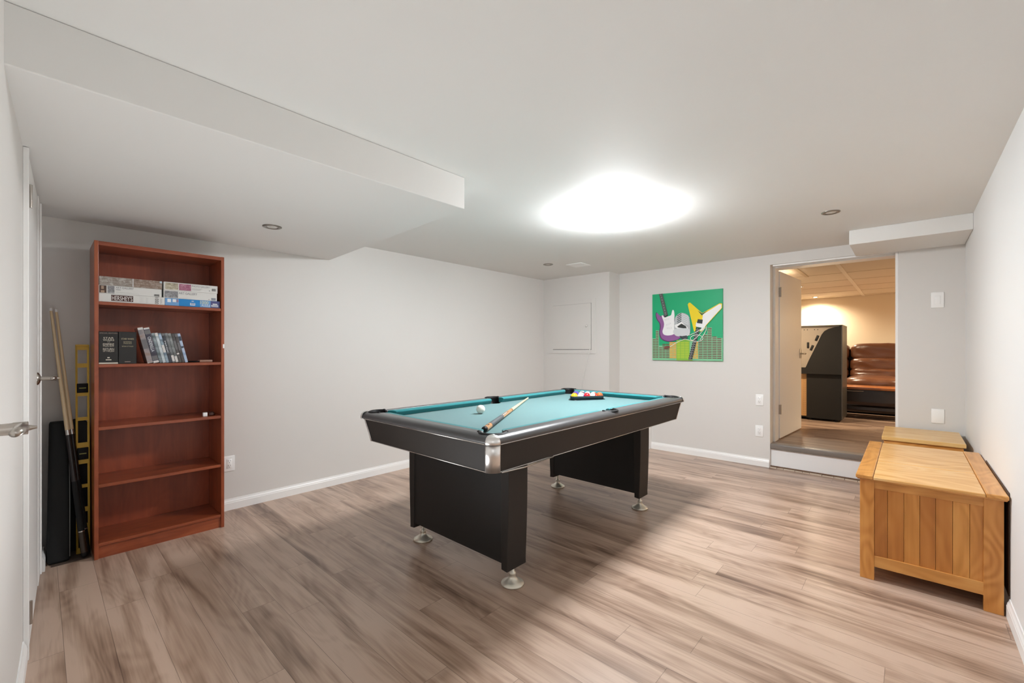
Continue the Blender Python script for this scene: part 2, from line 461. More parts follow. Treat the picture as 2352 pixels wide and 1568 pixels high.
baseboard('baseboard_near', q0[:2], q1[:2], (0.0335, 1))
q0 = near(-0.16, 0.02, 0); q1 = near(0.015, 0.02, 0)
baseboard('baseboard_closet', q0[:2], q1[:2], (0.0335, 1))

# riser, stair nosing and the unfinished strip under the doorway
b = MB(); b.box(DX0, DX1, YF + 0.024, YF + 0.05, 0, 0.19); struct(b.build('trim_3', mat('white_riser', 'f0f0f0', 0.5)))
b = MB(); b.rbox(DX0, DX1, YF + 0.002, YF + 0.12, 0.190, 0.2425, 0.008, 3); struct(b.build('trim_4', mat('grey_nosing', '7b736c', 0.4)))
b = MB(); random.seed(4)
x = DX0
while x < DX1 - 0.02:
    w = random.uniform(0.05, 0.10); w = min(w, DX1 - x)
    b.box(x, x + w - 0.004, YF - 0.006 - random.uniform(0, 0.006), YF + 0.024, 0.0, 0.008 + random.uniform(0, 0.003)); x += w
b.box(DX0, DX1, YF + 0.006, YF + 0.024, 0.012, 0.020, 1)
struct(b.build('trim_5', [mat('bare_filler', 'cdbcaa', 0.8), mat('brown_gap', '6d513e', 0.8)]))
# door frame set back in the opening
b = MB()
fy0, fy1 = 5.13, Y2A + 0.01
b.box(DX0, DX0 + 0.02, fy0, fy1, F2, DZ1); b.box(DX1 - 0.02, DX1, YF + 0.006, fy1, F2, DZ1); b.box(DX0 + 0.02, DX1 - 0.02, fy0, fy1, DZ1 - 0.02, DZ1)
b.box(DX0 + 0.02, DX1 - 0.02, YF + 0.02, YF + 0.035, DZ1 - 0.016, DZ1)
struct(b.build('trim_6', M['white'], bevel=0.002))

# ------------------------------------------------------------------ next room
b = MB(); b.box(-2.6, 1.6, YF + 0.05, Y2B, F2 - 0.05, F2); struct(b.build('floor_next_room', M['floor2']))
b = MB(); b.box(-2.6, 1.6, Y2A, Y2B, C2, C2 + 0.1); struct(b.build('ceiling_next_room', M['tile']))
b = MB(); b.box(-2.6, 1.6, Y2B, Y2B + 0.1, 0, C2 + 0.1); struct(b.build('wall_next_back', M['cream']))
b = MB(); b.box(-2.7, -2.6, Y2A, Y2B, 0, C2 + 0.1); struct(b.build('wall_next_left', M['cream']))
b = MB(); b.box(1.6, 1.7, Y2A, Y2B, 0, C2 + 0.1); struct(b.build('wall_next_right', M['cream']))
b = MB(); b.box(-0.585, -0.545, Y2A + 0.05, Y2B, C2 - 0.008, C2 + 0.001); struct(b.build('trim_7', M['tstrip'], bevel=0.002))
b = MB(); b.box(-0.97, -0.93, Y2A + 0.05, 6.6, C2 - 0.008, C2 + 0.001)
for y in (6.55, 7.25, 7.95, 8.65, 9.35): b.box(-2.6, 1.6, y, y + 0.006, C2 - 0.003, C2 + 0.001, 0)
struct(b.build('trim_8', mat('tile_seam', 'c9b89f', 0.8)))

# door leaf swung into the next room
LX = -1.0
DM = Matrix.Translation((LX, 5.29, 0)) @ Matrix.Rotation(radians(-3.6), 4, 'Z') @ Matrix.Translation((-LX, -5.29, 0))      # not quite square to the wall
b = MB(); b.box(LX - 0.034, LX, 5.29, 6.17, F2 + 0.012, DZ1 - 0.03, M=DM)
door3 = struct(b.build('door_3', M['door'], bevel=0.002))
for z in (1.80, 0.56):
    b = MB(); b.cyl((LX + 0.008, 5.285, z - 0.05), (LX + 0.008, 5.285, z + 0.05), 0.007); b.box(LX - 0.03, LX + 0.002, 5.286, 5.2895, z - 0.05, z + 0.05)
    b.box(LX + 0.0005, LX + 0.003, 5.29, 5.35, z - 0.05, z + 0.05)
    b.build('hinge', M['nickel'], door3)
b = MB()
b.rbox(LX - 0.001, LX + 0.007, 6.085, 6.145, 1.09, 1.20, 0.002, M=DM)
b.cyl(DM @ Vector((LX + 0.006, 6.115, 1.145)), DM @ Vector((LX + 0.055, 6.115, 1.145)), 0.009); b.tube([DM @ Vector(p_) for p_ in ((LX + 0.052, 6.115, 1.145), (LX + 0.056, 6.05, 1.146), (LX + 0.05, 5.99, 1.146))], [0.011, 0.009, 0.007], 12)
b.build('door_handle', M['nickel'], door3)

# recessed spots
def potlight(name, x, y, z, label, group, lit=False, r=0.055):
    t = thing(name, label, 'ceiling light', (x, y, z), 0, group)
    b = MB(); Rm = Matrix.Translation((x, y, z)) @ Matrix.Rotation(pi, 4, 'X')
    b.lathe([(r, 0.0), (r, 0.004), (r * 0.86, 0.007), (r * 0.62, 0.0045), (r * 0.60, 0.001)], 36, M=Rm); b.build('trim_ring', M['trim_ring'], t)
    b = MB(); b.lathe([(r * 0.58, 0.001), (r * 0.52, 0.005), (r * 0.42, 0.003), (r * 0.2, 0.003), (r * 0.15, 0.006), (0, 0.006)], 30, M=Rm); b.build('bulb', M['spot_on'] if lit else M['bulb_off'], t)
    return t
p1 = potlight('recessed_light', -2.985, 1.002, HB, 'unlit recessed light in the lowered bulkhead above the bookcase', 'recessed ceiling lights of the games room')
for (x, y, lab) in ((-2.996, 3.878, 'unlit recessed light near the far left corner, above the access panel'), (-0.398, 3.726, 'unlit recessed light on the right, in front of the beam over the doorway')):
    c = copy_tree(p1); c.location = (x, y, HC); c['label'] = lab
l1 = potlight('recessed_light', -1.189, 7.60, C2, 'glowing recessed light in the next room, beside the open door leaf', 'lit recessed lights of the next room', True, 0.05)
c = copy_tree(l1); c.location = (-1.215, 9.30, C2); c['label'] = 'glowing recessed light in the next room, close to its cream back wall'
def spot(x, y, z, w, col, size=2.2, blend=0.9, rad=0.03):
    ld = bpy.data.lights.new('spot_lamp', 'SPOT'); ld.energy = w; ld.color = col; ld.spot_size = size; ld.spot_blend = blend; ld.shadow_soft_size = rad
    o = bpy.data.objects.new('spot_lamp', ld); o.location = (x, y, z); COL.objects.link(o); return o
WARM = (1.0, 0.81, 0.58)
for x, y in ((-1.189, 7.60), (-1.215, 9.30), (0.9, 7.60), (0.9, 9.30), (-1.19, 6.0)):
    spot(x, y, C2 - 0.02, ROOM2_WATT * (0.6 if y > 9 else 1.0), WARM, 2.75)

# ------------------------------------------------------------------ flush ceiling lamp
lx, ly = -1.525, 2.73
lamp = thing('ceiling_lamp', 'square white flush ceiling lamp glowing above the pool table', 'ceiling light', (lx, ly, HC - 0.075))
b = MB(); b.rbox(lx - 0.148, lx + 0.148, ly - 0.148, ly + 0.148, HC - 0.075, HC - 0.018, 0.012, 3); b.build('diffuser', M['lamp_on'], lamp)
b = MB(); b.box(lx - 0.138, lx + 0.138, ly - 0.138, ly + 0.138, HC - 0.018, HC - 0.0005); b.build('base_plate', M['white'], lamp)

# square patch plate on the ceiling
b = MB(); b.box(-2.86, -2.66, 4.03, 4.23, HC - 0.004, HC)
tag(b.build('ceiling_plate', M['plastic'], origin=(-2.76, 4.13, HC - 0.004), bevel=0.001), 'thin white square cover plate on the ceiling beside the far recessed light', 'cover plate')

# ------------------------------------------------------------------ wall plates
def frame_matrix(p, nrm):
    """local x right, y out of the wall, z up"""
    n = Vector(nrm).normalized(); z = Vector((0, 0, 1)); x = n.cross(z) * -1
    return Matrix(((x.x, n.x, 0, p[0]), (x.y, n.y, 0, p[1]), (x.z, n.z, 1, p[2]), (0, 0, 0, 1)))
def outlet(p, nrm, label, group=None, w=0.072, h=0.115):
    t = thing('wall_outlet', label, 'outlet', p, 0, group); F = frame_matrix(p, nrm)
    b = MB(); b.rbox(-w / 2, w / 2, 0, 0.006, -h / 2, h / 2, 0.003, 2, M=F); b.build('cover_plate', M['plastic'], t)
    b = MB(); b.rbox(-0.017, 0.017, 0.006, 0.0085, -0.034, 0.034, 0.001, 1, 0, F)
    for s in (-0.017, 0.017):
        b.box(-0.0075, -0.0055, 0.0085, 0.0092, s + 0.001, s + 0.010, 1, F); b.box(0.0055, 0.0075, 0.0085, 0.0092, s + 0.002, s + 0.009, 1, F)
        b.box(-0.002, 0.002, 0.0085, 0.0092, s - 0.010, s - 0.006, 1, F)
    b.build('socket', [M['plastic'], M['slot']], t); return t
outlet((-1.125, YF, 0.676), (0, -1, 0), 'upper of the two white outlets left of the doorway', 'outlets left of the doorway')
outlet((-1.128, YF, 0.358), (0, -1, 0), 'lower of the two white outlets left of the doorway', 'outlets left of the doorway')
outlet((XL, 0.958, 0.345), (1, 0, 0), 'white outlet low on the left wall, just right of the bookcase')
p = (0.178, YF, 1.603); t = thing('light_switch', 'white rocker light switch high on the wall right of the doorway', 'light switch', p); F = frame_matrix(p, (0, -1, 0))
b = MB(); b.rbox(-0.039, 0.039, 0, 0.007, -0.064, 0.064, 0.003, 2, M=F); b.build('cover_plate', M['plastic'], t)
b = MB(); b.rbox(-0.017, 0.017, 0.006, 0.011, -0.034, 0.034, 0.002, 2, M=F); b.build('rocker', M['plastic'], t)
p = (0.18, YF, 0.647); b = MB(); F = frame_matrix(p, (0, -1, 0)); b.rbox(-0.039, 0.039, 0, 0.006, -0.059, 0.059, 0.003, 2, M=F)
b.cyl(F @ Vector((0, 0.005, 0.045)), F @ Vector((0, 0.0068, 0.045)), 0.003, n=10); b.cyl(F @ Vector((0, 0.005, -0.045)), F @ Vector((0, 0.0068, -0.045)), 0.003, n=10)
tag(b.build('blank_wall_plate', M['plastic'], origin=p), 'blank white wall plate above the rear wooden box, right of the doorway', 'wall plate')

# ------------------------------------------------------------------ access panel on the column
cy = 4.74
ap = thing('access_panel', 'white square access panel with a small knob on the corner column', 'access panel', (-3.27, cy, 1.14))
b = MB()
for (x0, x1, z0, z1) in ((-3.635, -3.575, 1.14, 1.84), (-2.965, -2.905, 1.14, 1.84), (-3.575, -2.965, 1.785, 1.84), (-3.575, -2.965, 1.14, 1.19)): b.box(x0, x1, cy - 0.008, cy, z0, z1)
b.build('frame', M['wall'], ap, bevel=0.001)
b = MB(); b.box(-3.573, -2.970, cy - 0.014, cy - 0.0025, 1.195, 1.783); dr = b.build('door', M['wall'], ap, bevel=0.001)
b = MB(); b.box(-3.576, -2.964, cy - 0.002, cy + 0.001, 1.189, 1.786); b.build('dark_gap', M['slot'], ap)
b = MB(); Rm = Matrix.Translation((-3.024, cy - 0.014, 1.496)) @ Matrix.Rotation(pi / 2, 4, 'X')
b.lathe([(0.006, 0), (0.006, 0.012), (0.015, 0.016), (0.015, 0.022), (0.008, 0.027), (0, 0.028)], 20, M=Rm); b.build('knob', M['wall'], dr)
b = MB(); pts = [(-2.985, cy - 0.012, 1.195)] + [(-2.985 - 0.012 - 0.19 * (k / 12) - 0.03 * sin(k / 12 * pi * 0.5), cy - 0.014 - 0.02 * sin(k / 12 * pi), 1.15 - 1.12 * k / 12) for k in range(13)]
b.tube(pts, 0.006, 8); tag(b.build('cable', M['cord'], origin=(-3.1, cy - 0.02, 0.03)), 'white cable hanging from the access panel down the corner column', 'cable')

# ------------------------------------------------------------------ painting of guitars
ax0, ax1, az0, az1 = -2.266, -1.475, 1.068, 1.852
def art():
    cols = dict(green='12ac74', purple='8f5a96', pdark='5c3d66', white='f2f2f2', grey='d2d6d8', grey2='e6e8e9', dark='3b4548', black='2a2f2c', yellow='f0d512', brown='77473c', orange='f0a63a', lime='84bb45', yline='b5cd3d', band='80c79a', cream='e5e8dc', dgreen='14543a', line='b9bdbf')
    names = list(cols); mats = [mat('paint_' + k, cols[k], 0.45) for k in names]; ix = {k: i for i, k in enumerate(names)}
    b = MB(); b.box(ax0, ax1, YF - 0.022, YF - 0.0005, az0, az1, ix['green'])
    lay = [0]
    W = ax1 - ax0; Hh = az1 - az0
    # artwork coordinates are measured on a 0..100 square, z up
    def P(pts, c):
        lay[0] += 1; y = YF - 0.022 - 0.00004 * lay[0]
        bm = bmesh.new(); vs = [bm.verts.new((ax0 + W * min(100, max(0, u)) / 100, y, az0 + Hh * min(100, max(0, v)) / 100)) for u, v in pts]
        f = bm.faces.new(vs); f.normal_update()
        if f.normal.y > 0: bmesh.ops.reverse_faces(bm, faces=[f])
        bmesh.ops.triangulate(bm, faces=bm.faces[:]); b.bm(bm, ix[c])
    def R(u0, u1, v0, v1, c): P([(u0, v0), (u1, v0), (u1, v1), (u0, v1)], c)
    def S(pts, c, n=6):     # closed smooth outline
        out = []; k = len(pts)
        for i in range(k):
            p0, p1, p2, p3 = pts[i - 1], pts[i], pts[(i + 1) % k], pts[(i + 2) % k]
            for j in range(n):
                t = j / n
                out.append(tuple(0.5 * (2 * p1[a] + (p2[a] - p0[a]) * t + (2 * p0[a] - 5 * p1[a] + 4 * p2[a] - p3[a]) * t * t + (3 * p1[a] - p0[a] - 3 * p2[a] + p3[a]) * t ** 3) for a in (0, 1)))
        P(out, c)
    def L(pts, w, c):      # stroke
        for (a, d) in zip(pts, pts[1:]):
            dx, dy = d[0] - a[0], d[1] - a[1]; l = math.hypot(dx, dy) or 1; nx, ny = -dy / l * w / 2, dx / l * w / 2
            P([(a[0] + nx, a[1] + ny), (d[0] + nx, d[1] + ny), (d[0] - nx, d[1] - ny), (a[0] - nx, a[1] - ny)], c)
    # paler band behind the equaliser bars
    tops = [33, 46, 24, 27, 28, None, None, None, None, None, None, None, 33, 40, 49, 35, 33]
    R(0, 100, 0, 3, 'band')
    for (u0, u1, v1) in ((0, 5.2, 33), (5.2, 10.4, 45), (10.4, 26.5, 22), (68, 74, 30), (74, 80, 38), (80, 86, 47), (86, 93, 34), (93, 100, 32)): R(u0, u1, 2, v1, 'band')
    colsx = [(0.6, 5.0), (5.4, 9.6), (10.6, 15.2), (15.8, 20.6), (21.2, 26.3)]; tp = [33, 45, 20, 26, 26]
    rows = [4 + 2.45 * i for i in range(20)]
    for (u0, u1), tt in zip(colsx, tp):
        for v in rows:
            if v < tt: R(u0, u1, v - .6, v + .55, 'brown')
    for (u0, u1), tt in zip([(68.5, 73.6), (74.4, 79.8), (80.5, 85.8), (86.8, 92.4), (93.2, 98.6)], [30, 38, 48, 34, 32]):
        for v in rows:
            if v < tt: R(u0, u1, v - .6, v + .55, 'brown')
    R(37, 60, 0, 30, 'lime'); R(26.6, 37, 2, 27, 'band'); R(56, 68, 2, 28, 'band')
    for v in rows:
        if v < 27.5:
            for (u0, u1, c) in ((26.8, 31.8, 'orange'), (32.2, 36.9, 'orange'), (38, 42.6, 'yline'), (43.4, 48.8, 'yline'), (49.5, 55, 'yline'), (60.5, 64, 'orange'), (64.4, 67.8, 'orange')): R(u0, u1, v - .75, v + .75, c)
    # left guitar
    S([(5.5, 69), (6.8, 72.5), (9.5, 70), (13, 66.5), (18, 67.5), (20, 60), (27, 62), (30.5, 69), (33, 70), (34.5, 60), (36, 50), (44, 36), (40, 31), (30, 28), (22, 28), (14, 32), (11, 40), (12, 50), (11, 56), (7, 62)], 'pdark')
    S([(6.5, 69), (7.8, 71.5), (10.5, 68.8), (14, 65.5), (19, 66.5), (21, 60), (28, 62), (31, 69), (33, 68), (34, 58), (36, 49), (43, 37), (40, 31.5), (31, 29), (23, 29), (15.5, 33), (12.6, 41), (13.6, 50), (12.6, 56), (8.5, 62)], 'purple')
    S([(15, 66.5), (17, 67), (19.5, 64), (25, 65.5), (29, 67), (30.5, 72), (31.5, 74.5), (33.5, 73), (34.3, 66), (33.8, 58), (35, 50), (34.5, 40), (27, 37), (19, 38), (16.2, 43), (18.3, 51), (18.2, 57)], 'white')
    P([(10.8, 100), (16.2, 100), (24.6, 66.5), (19.4, 64)], 'black')
    for k in range(17):
        t = k / 17 * 0.95 + 0.03; u = 10.8 + 8.6 * t; v = 100 - 35 * t; L([(u + 0.3, v), (u + 5.1 - .3, v + 1.2 * (t > 0))], 0.35, 'grey')
        if k % 2 == 0: L([(u + 2.4, v - 0.9), (u + 3.0, v - 0.9)], 0.6, 'grey2')
    for (u0, v0, u1, v1) in ((19.8, 60.2, 26, 61.8), (22.2, 52.3, 28.4, 55.2), (23, 47.6, 30.2, 48)): L([(u0, v0), (u1, v1)], 1.7, 'line'); L([(u0 + .25, v0), (u1 - .25, v1)], 1.3, 'white')
    # microphone
    S([(34.5, 60), (38, 66.5), (44.5, 69.5), (52, 67), (55.5, 62), (57, 50), (56.5, 39), (53, 36), (45, 35.5), (36, 38), (34, 46)], 'line', 4)
    for k in range(5):
        v = 65.3 - 2.8 * k; L([(38.3, v), (44.5, v + 3.4)], 1.1, 'dark'); L([(44.5, v + 3.4), (54.5, v - 1.5)], 0.6, 'grey2'); L([(44.5, v + 2.0), (56, v - 3.2)], 0.5, 'grey')
    P([(34.6, 52), (44.5, 56.5), (54, 47), (51.5, 43), (40, 46), (35, 48.6)], 'white')
    P([(38, 49.5), (44.5, 53.8), (50.8, 50), (52.2, 46.2), (40.5, 48)], 'black')
    S([(32.5, 41), (34, 45.5), (40, 47), (47, 47), (55, 46), (56.5, 41), (54.5, 36), (46, 35), (37, 36)], 'grey', 4)
    P([(41.5, 36), (45.5, 35.5), (52, 36.4), (53.7, 33), (51.5, 30.8), (46, 30), (43.8, 32.5)], 'dark')
    # V shaped guitar
    P([(53.5, 81), (55.2, 83.5), (57.2, 83.4), (73.5, 67.5), (97, 79.8), (99.8, 79), (99.6, 73), (80, 51), (75, 44), (72, 41.5), (65, 42), (62.4, 41.8)], 'yellow')
    P([(74.6, 65.6), (96, 78.4), (98.9, 78), (98.6, 73), (79, 50.8), (74.5, 44.2), (71.6, 42), (64.5, 50), (65.5, 55), (73.4, 56)], 'white')
    P([(67.4, 71.5), (73.4, 67.0), (80.8, 70.6), (73, 64.2)], 'dgreen')
    P([(66.2, 53.8), (67.6, 59.2), (74.4, 58.2), (73.6, 52.4)], 'black')
    P([(64.5, 44.5), (65.2, 48.5), (72.8, 47), (70, 42)], 'dgreen')
    P([(54.2, 1.2), (59.6, 1.2), (70.4, 46), (65, 46)], 'black')
    for k in range(15):
        t = k / 15; u = 54.2 + 10.8 * t; v = 1.2 + 44.8 * t; L([(u + 0.3, v + 1.2), (u + 5.2, v + 0.9)], 0.35, 'grey'); L([(u + 2.4, v + 2.6), (u + 3.0, v + 2.6)], 0.6, 'grey2')
    # cable
    c = []
    for k in range(61):
        t = k / 60
        if t < 0.3: s_ = t / 0.3; c.append((27 + 24 * s_, 19.5 + 12 * s_ + 1.5 * sin(s_ * pi)))
        elif t < 0.75:
            s_ = (t - 0.3) / 0.45; a = -pi * 0.75 + s_ * 2 * pi * 1.02; c.append((66 + 8.5 * cos(a) * 1.0, 32 + 4.8 * sin(a)))
        else: s_ = (t - 0.75) / 0.25; c.append((60 + 18 * s_, 29 + 18 * s_ ** 1.3))
    L(c, 0.8, 'cream')
    L([(53.5, 36.5), (57, 37), (64, 40), (74, 46), (77.5, 47.5)], 0.8, 'cream'); L([(79.5, 48.5), (79, 43), (76, 37), (71, 30)], 0.8, 'cream')
    P([(17.5, 18.5), (20.5, 17), (25.6, 17.5), (27.6, 18.6), (27.6, 20.6), (25.4, 21.6), (20.8, 20.6)], 'brown')
    t = b.build('painting', mats, origin=((ax0 + ax1) / 2, YF - 0.011, az0))
    tag(t, 'square green canvas painting of two guitars and a microphone on the far wall', 'painting')
art()

# ------------------------------------------------------------------ pool table
PX0, PX1, PY0, PY1, PZ = -2.455, -1.305, 1.305, 3.465, 0.822
ZB = 0.782                                  # cloth level
AZ0, AZ1 = 0.650, 0.785                     # apron
pt = thing('pool_table', 'black pool table with teal cloth, silver trim and slab legs', 'pool table', ((PX0 + PX1) / 2, (PY0 + PY1) / 2, 0))
IX0, IX1, IY0, IY1 = PX0 + 0.085, PX1 - 0.085, PY0 + 0.085, PY1 - 0.085       # inner edge of the rail tops
CX0, CX1, CY0, CY1 = PX0 + 0.122, PX1 - 0.122, PY0 + 0.122, PY1 - 0.122       # cushion noses
ym = (PY0 + PY1) / 2
PR = 0.056
pockets = [(PX0 + 0.092, PY0 + 0.092), (PX1 - 0.092, PY0 + 0.092), (PX0 + 0.092, PY1 - 0.092), (PX1 - 0.092, PY1 - 0.092), (PX0 + 0.075, ym), (PX1 - 0.075, ym)]
def cutters(z0, z1, r):
    out = []
    for x, y in pockets:
        c = MB(); c.cyl((x, y, z0), (x, y, z1), r, n=28); out.append(c.build('cutter', M['rubber']))
    return out
def drop(cs):
    for c in cs:
        me = c.data; bpy.data.objects.remove(c); bpy.data.meshes.remove(me)
# rail frame: bullnose profile swept round the rectangle
prof = [(0.085, ZB - 0.03), (0.085, PZ - 0.001), (0.040, PZ), (0.022, PZ - 0.003), (0.009, PZ - 0.011), (0.002, PZ - 0.022), (0.002, AZ1 + 0.003), (0.012, AZ1 + 0.001), (0.05, AZ1 + 0.001)]
def ring(prof, rc=0.045, n=8):
    vs = []; L = len(prof)
    path = []
    for (cx, cy_, a0) in ((PX1, PY0, -pi / 2), (PX1, PY1, 0), (PX0, PY1, pi / 2), (PX0, PY0, pi)):
        sx = -1 if cx == PX1 else 1; sy = 1 if cy_ == PY0 else -1
        for k in range(n + 1):
            a = a0 + pi / 2 * k / n; path.append(((cx + sx * rc), (cy_ + sy * rc), cos(a), sin(a)))
    for (x, y, ca, sa) in path:
        for (d, z) in prof:
            r = rc - d
            if r >= 0: vs.append((x + ca * r, y + sa * r, z))
            else:       # inside the corner radius: square corner
                sxx = 1 if x > (PX0 + PX1) / 2 else -1; syy = 1 if y > ym else -1
                vs.append((x + sxx * r, y + syy * r, z))
    N = len(path); fs = []
    for i in range(N):
        j = (i + 1) % N
        for q in range(L):
            q2 = (q + 1) % L
            fs.append((i * L + q, j * L + q, j * L + q2, i * L + q2))
    b = MB(); b.add(vs, fs, 0, False); return b
b = ring(prof); o = b.build('rail_frame', M['rail'], pt)
bm = bmesh.new(); bm.from_mesh(o.data); bmesh.ops.remove_doubles(bm, verts=bm.verts[:], dist=1e-5); bmesh.ops.dissolve_degenerate(bm, edges=bm.edges[:], dist=1e-5)
bmesh.ops.recalc_face_normals(bm, faces=bm.faces[:]); bm.to_mesh(o.data); bm.free()
cs = cutters(0.6, 0.95, PR); boolean_cut(o, cs); drop(cs)
for p in o.data.polygons: p.use_smooth = abs(p.normal.z) < 0.999
md = o.modifiers.new('w', 'WEIGHTED_NORMAL')
# playing bed
b = MB(); b.box(IX0 - 0.03, IX1 + 0.03, IY0 - 0.03, IY1 + 0.03, ZB - 0.022, ZB); o = b.build('bed_cloth', M['cloth'], pt)
cs = cutters(0.6, 0.95, PR + 0.004); boolean_cut(o, cs); drop(cs)
# cushions: trapezoid plan, bevelled nose
def cushion(p0, p1, inward, c0=0.045, c1=0.045):
    """p0-p1 along the rail edge (full extents), inward = unit normal into the table"""
    p0 = Vector(p0); p1 = Vector(p1); d = (p1 - p0).normalized(); inw = Vector(inward)
    w = 0.040
    pr = [(0.0, ZB + 0.001, 0), (0.0, PZ - 0.001, 0), (0.55, PZ - 0.0005, 0.55), (0.93, PZ - 0.006, 0.93), (1.0, PZ - 0.011, 1.0), (0.93, PZ - 0.017, 0.93), (0.55, ZB + 0.001, 0.6)]
    vs = []
    for base, sgn, cc in ((p0, 1, c0), (p1, -1, c1)):
        for (f, z, g) in pr:
            q = base + inw * (w * f) + d * sgn * cc * g; vs.append((q.x, q.y, z))
    n = len(pr); fs = [tuple(range(n)), tuple(range(n, 2 * n))[::-1]] + [(i, (i + 1) % n, n + (i + 1) % n, n + i) for i in range(n)]
    b = MB(); b.add(vs, fs, 0, False)
    o = b.build('cushion', M['cloth_rail'], pt, bevel=0.003, bseg=2)
    bm = bmesh.new(); bm.from_mesh(o.data); bmesh.ops.recalc_face_normals(bm, faces=bm.faces[:]); bm.to_mesh(o.data); bm.free()
g, gm = 0.062, 0.050
for (xx, inw) in ((IX0, (1, 0)), (IX1, (-1, 0))):
    cushion((xx, IY0 + g), (xx, ym - gm), inw, 0.040, 0.014); cushion((xx, ym + gm), (xx, IY1 - g), inw, 0.014, 0.040)
for (yy, inw) in ((IY0, (0, 1)), (IY1, (0, -1))): cushion((IX0 + g, yy), (IX1 - g, yy), inw, 0.040, 0.040)
# pockets: cup and trim
cxm = (PX0 + PX1) / 2
for i, (x, y) in enumerate(pockets):
    b = MB(); Rm = Matrix.Translation((x, y, 0))
    a = atan2(y - ym, x - cxm) if i < 4 else (0 if x > cxm else pi)
    if i < 4: a = atan2(1 if y > ym else -1, 1 if x > cxm else -1)
    half = radians(98 if i < 4 else 80)
    # the cup wall rises to the rail on the outside only; the table side is open above the cloth
    b.lathe([(PR - 0.0005, PZ - 0.001), (PR - 0.002, ZB - 0.004)], 24, M=Rm, a0=a - radians(112 if i < 4 else 92), a1=a + radians(112 if i < 4 else 92))
    b.lathe([(PR - 0.002, ZB - 0.004), (PR - 0.004, ZB - 0.018), (PR - 0.014, 0.722), (0.0, 0.716)], 28, M=Rm)
    b.build('pocket', M['rubber'], pt)
    b = MB()
    b.lathe([(PR - 0.003, PZ - 0.014), (PR - 0.002, PZ + 0.002), (PR + 0.003, PZ + 0.005), (PR + 0.009, PZ + 0.003), (PR + 0.013, PZ - 0.001)], 30, M=Rm, a0=a - half, a1=a + half)
    for e in (a - half, a + half):
        ca = Vector((x + cos(e) * (PR + 0.007), y + sin(e) * (PR + 0.007), PZ - 0.002)); b.lathe([(0.010, 0), (0.009, 0.006), (0.005, 0.008), (0, 0.0085)], 14, M=Matrix.Translation(ca))
    b.build('pocket_trim', M['rubber'], pt)
# apron boards slightly tapered, with silver edge lines
tp = 0.028
def apron(p0, p1, q0, q1, th):
    dd = (Vector(p1) - Vector(p0)).normalized() * 0.043      # stop short of the corner caps
    p0, p1, q0, q1 = Vector(p0) + dd, Vector(p1) - dd, Vector(q0) + dd, Vector(q1) - dd
    (x0, y0), (x1, y1) = p0, p1; (a0, b0), (a1, b1) = q0, q1; nx, ny = th
    vs = [(x0, y0, AZ1), (x1, y1, AZ1), (a1, b1, AZ0), (a0, b0, AZ0)]
    vs += [(v[0] + nx, v[1] + ny, v[2]) for v in vs]
    b = MB(); b.add(vs, [(0, 1, 2, 3), (7, 6, 5, 4), (0, 4, 5, 1), (1, 5, 6, 2), (2, 6, 7, 3), (3, 7, 4, 0)])
    o = b.build('apron_panel', M['blacklam'], pt)
    bm = bmesh.new(); bm.from_mesh(o.data); bmesh.ops.recalc_face_normals(bm, faces=bm.faces[:]); bm.to_mesh(o.data); bm.free()
    nl = Vector((nx, ny, 0)).normalized() * -1
    for (z, A_, B_, k, r_) in ((AZ1 - 0.001, p0, p1, 0.0085, 0.0030), (AZ0, q0, q1, 0.001, 0.0026)):
        b = MB(); b.tube([(A_[0] + nl.x * k, A_[1] + nl.y * k, z), (B_[0] + nl.x * k, B_[1] + nl.y * k, z)], r_, 8)
        b.build('trim_strip', M['silver'], o)
e = 0.014; f_ = e + tp
TL, TR_, BL, BR = (PX0 + e, PY0 + e), (PX1 - e, PY0 + e), (PX0 + e, PY1 - e), (PX1 - e, PY1 - e)
tl, tr, bl, br = (PX0 + f_, PY0 + f_), (PX1 - f_, PY0 + f_), (PX0 + f_, PY1 - f_), (PX1 - f_, PY1 - f_)
apron(TL, TR_, tl, tr, (0, 0.018)); apron(TR_, BR, tr, br, (-0.018, 0)); apron(BR, BL, br, bl, (0, -0.018)); apron(BL, TL, bl, tl, (0.018, 0))
# loose silver strip hanging under the near corner
b = MB(); b.tube([(PX1 - f_ + 0.006, 1.40, AZ0 - 0.002), (PX1 - f_ + 0.010, 1.55, AZ0 - 0.008), (PX1 - f_ + 0.004, 1.78, AZ0 - 0.001)], 0.004, 6)
b.build('loose_trim_strip', M['silver'], pt)
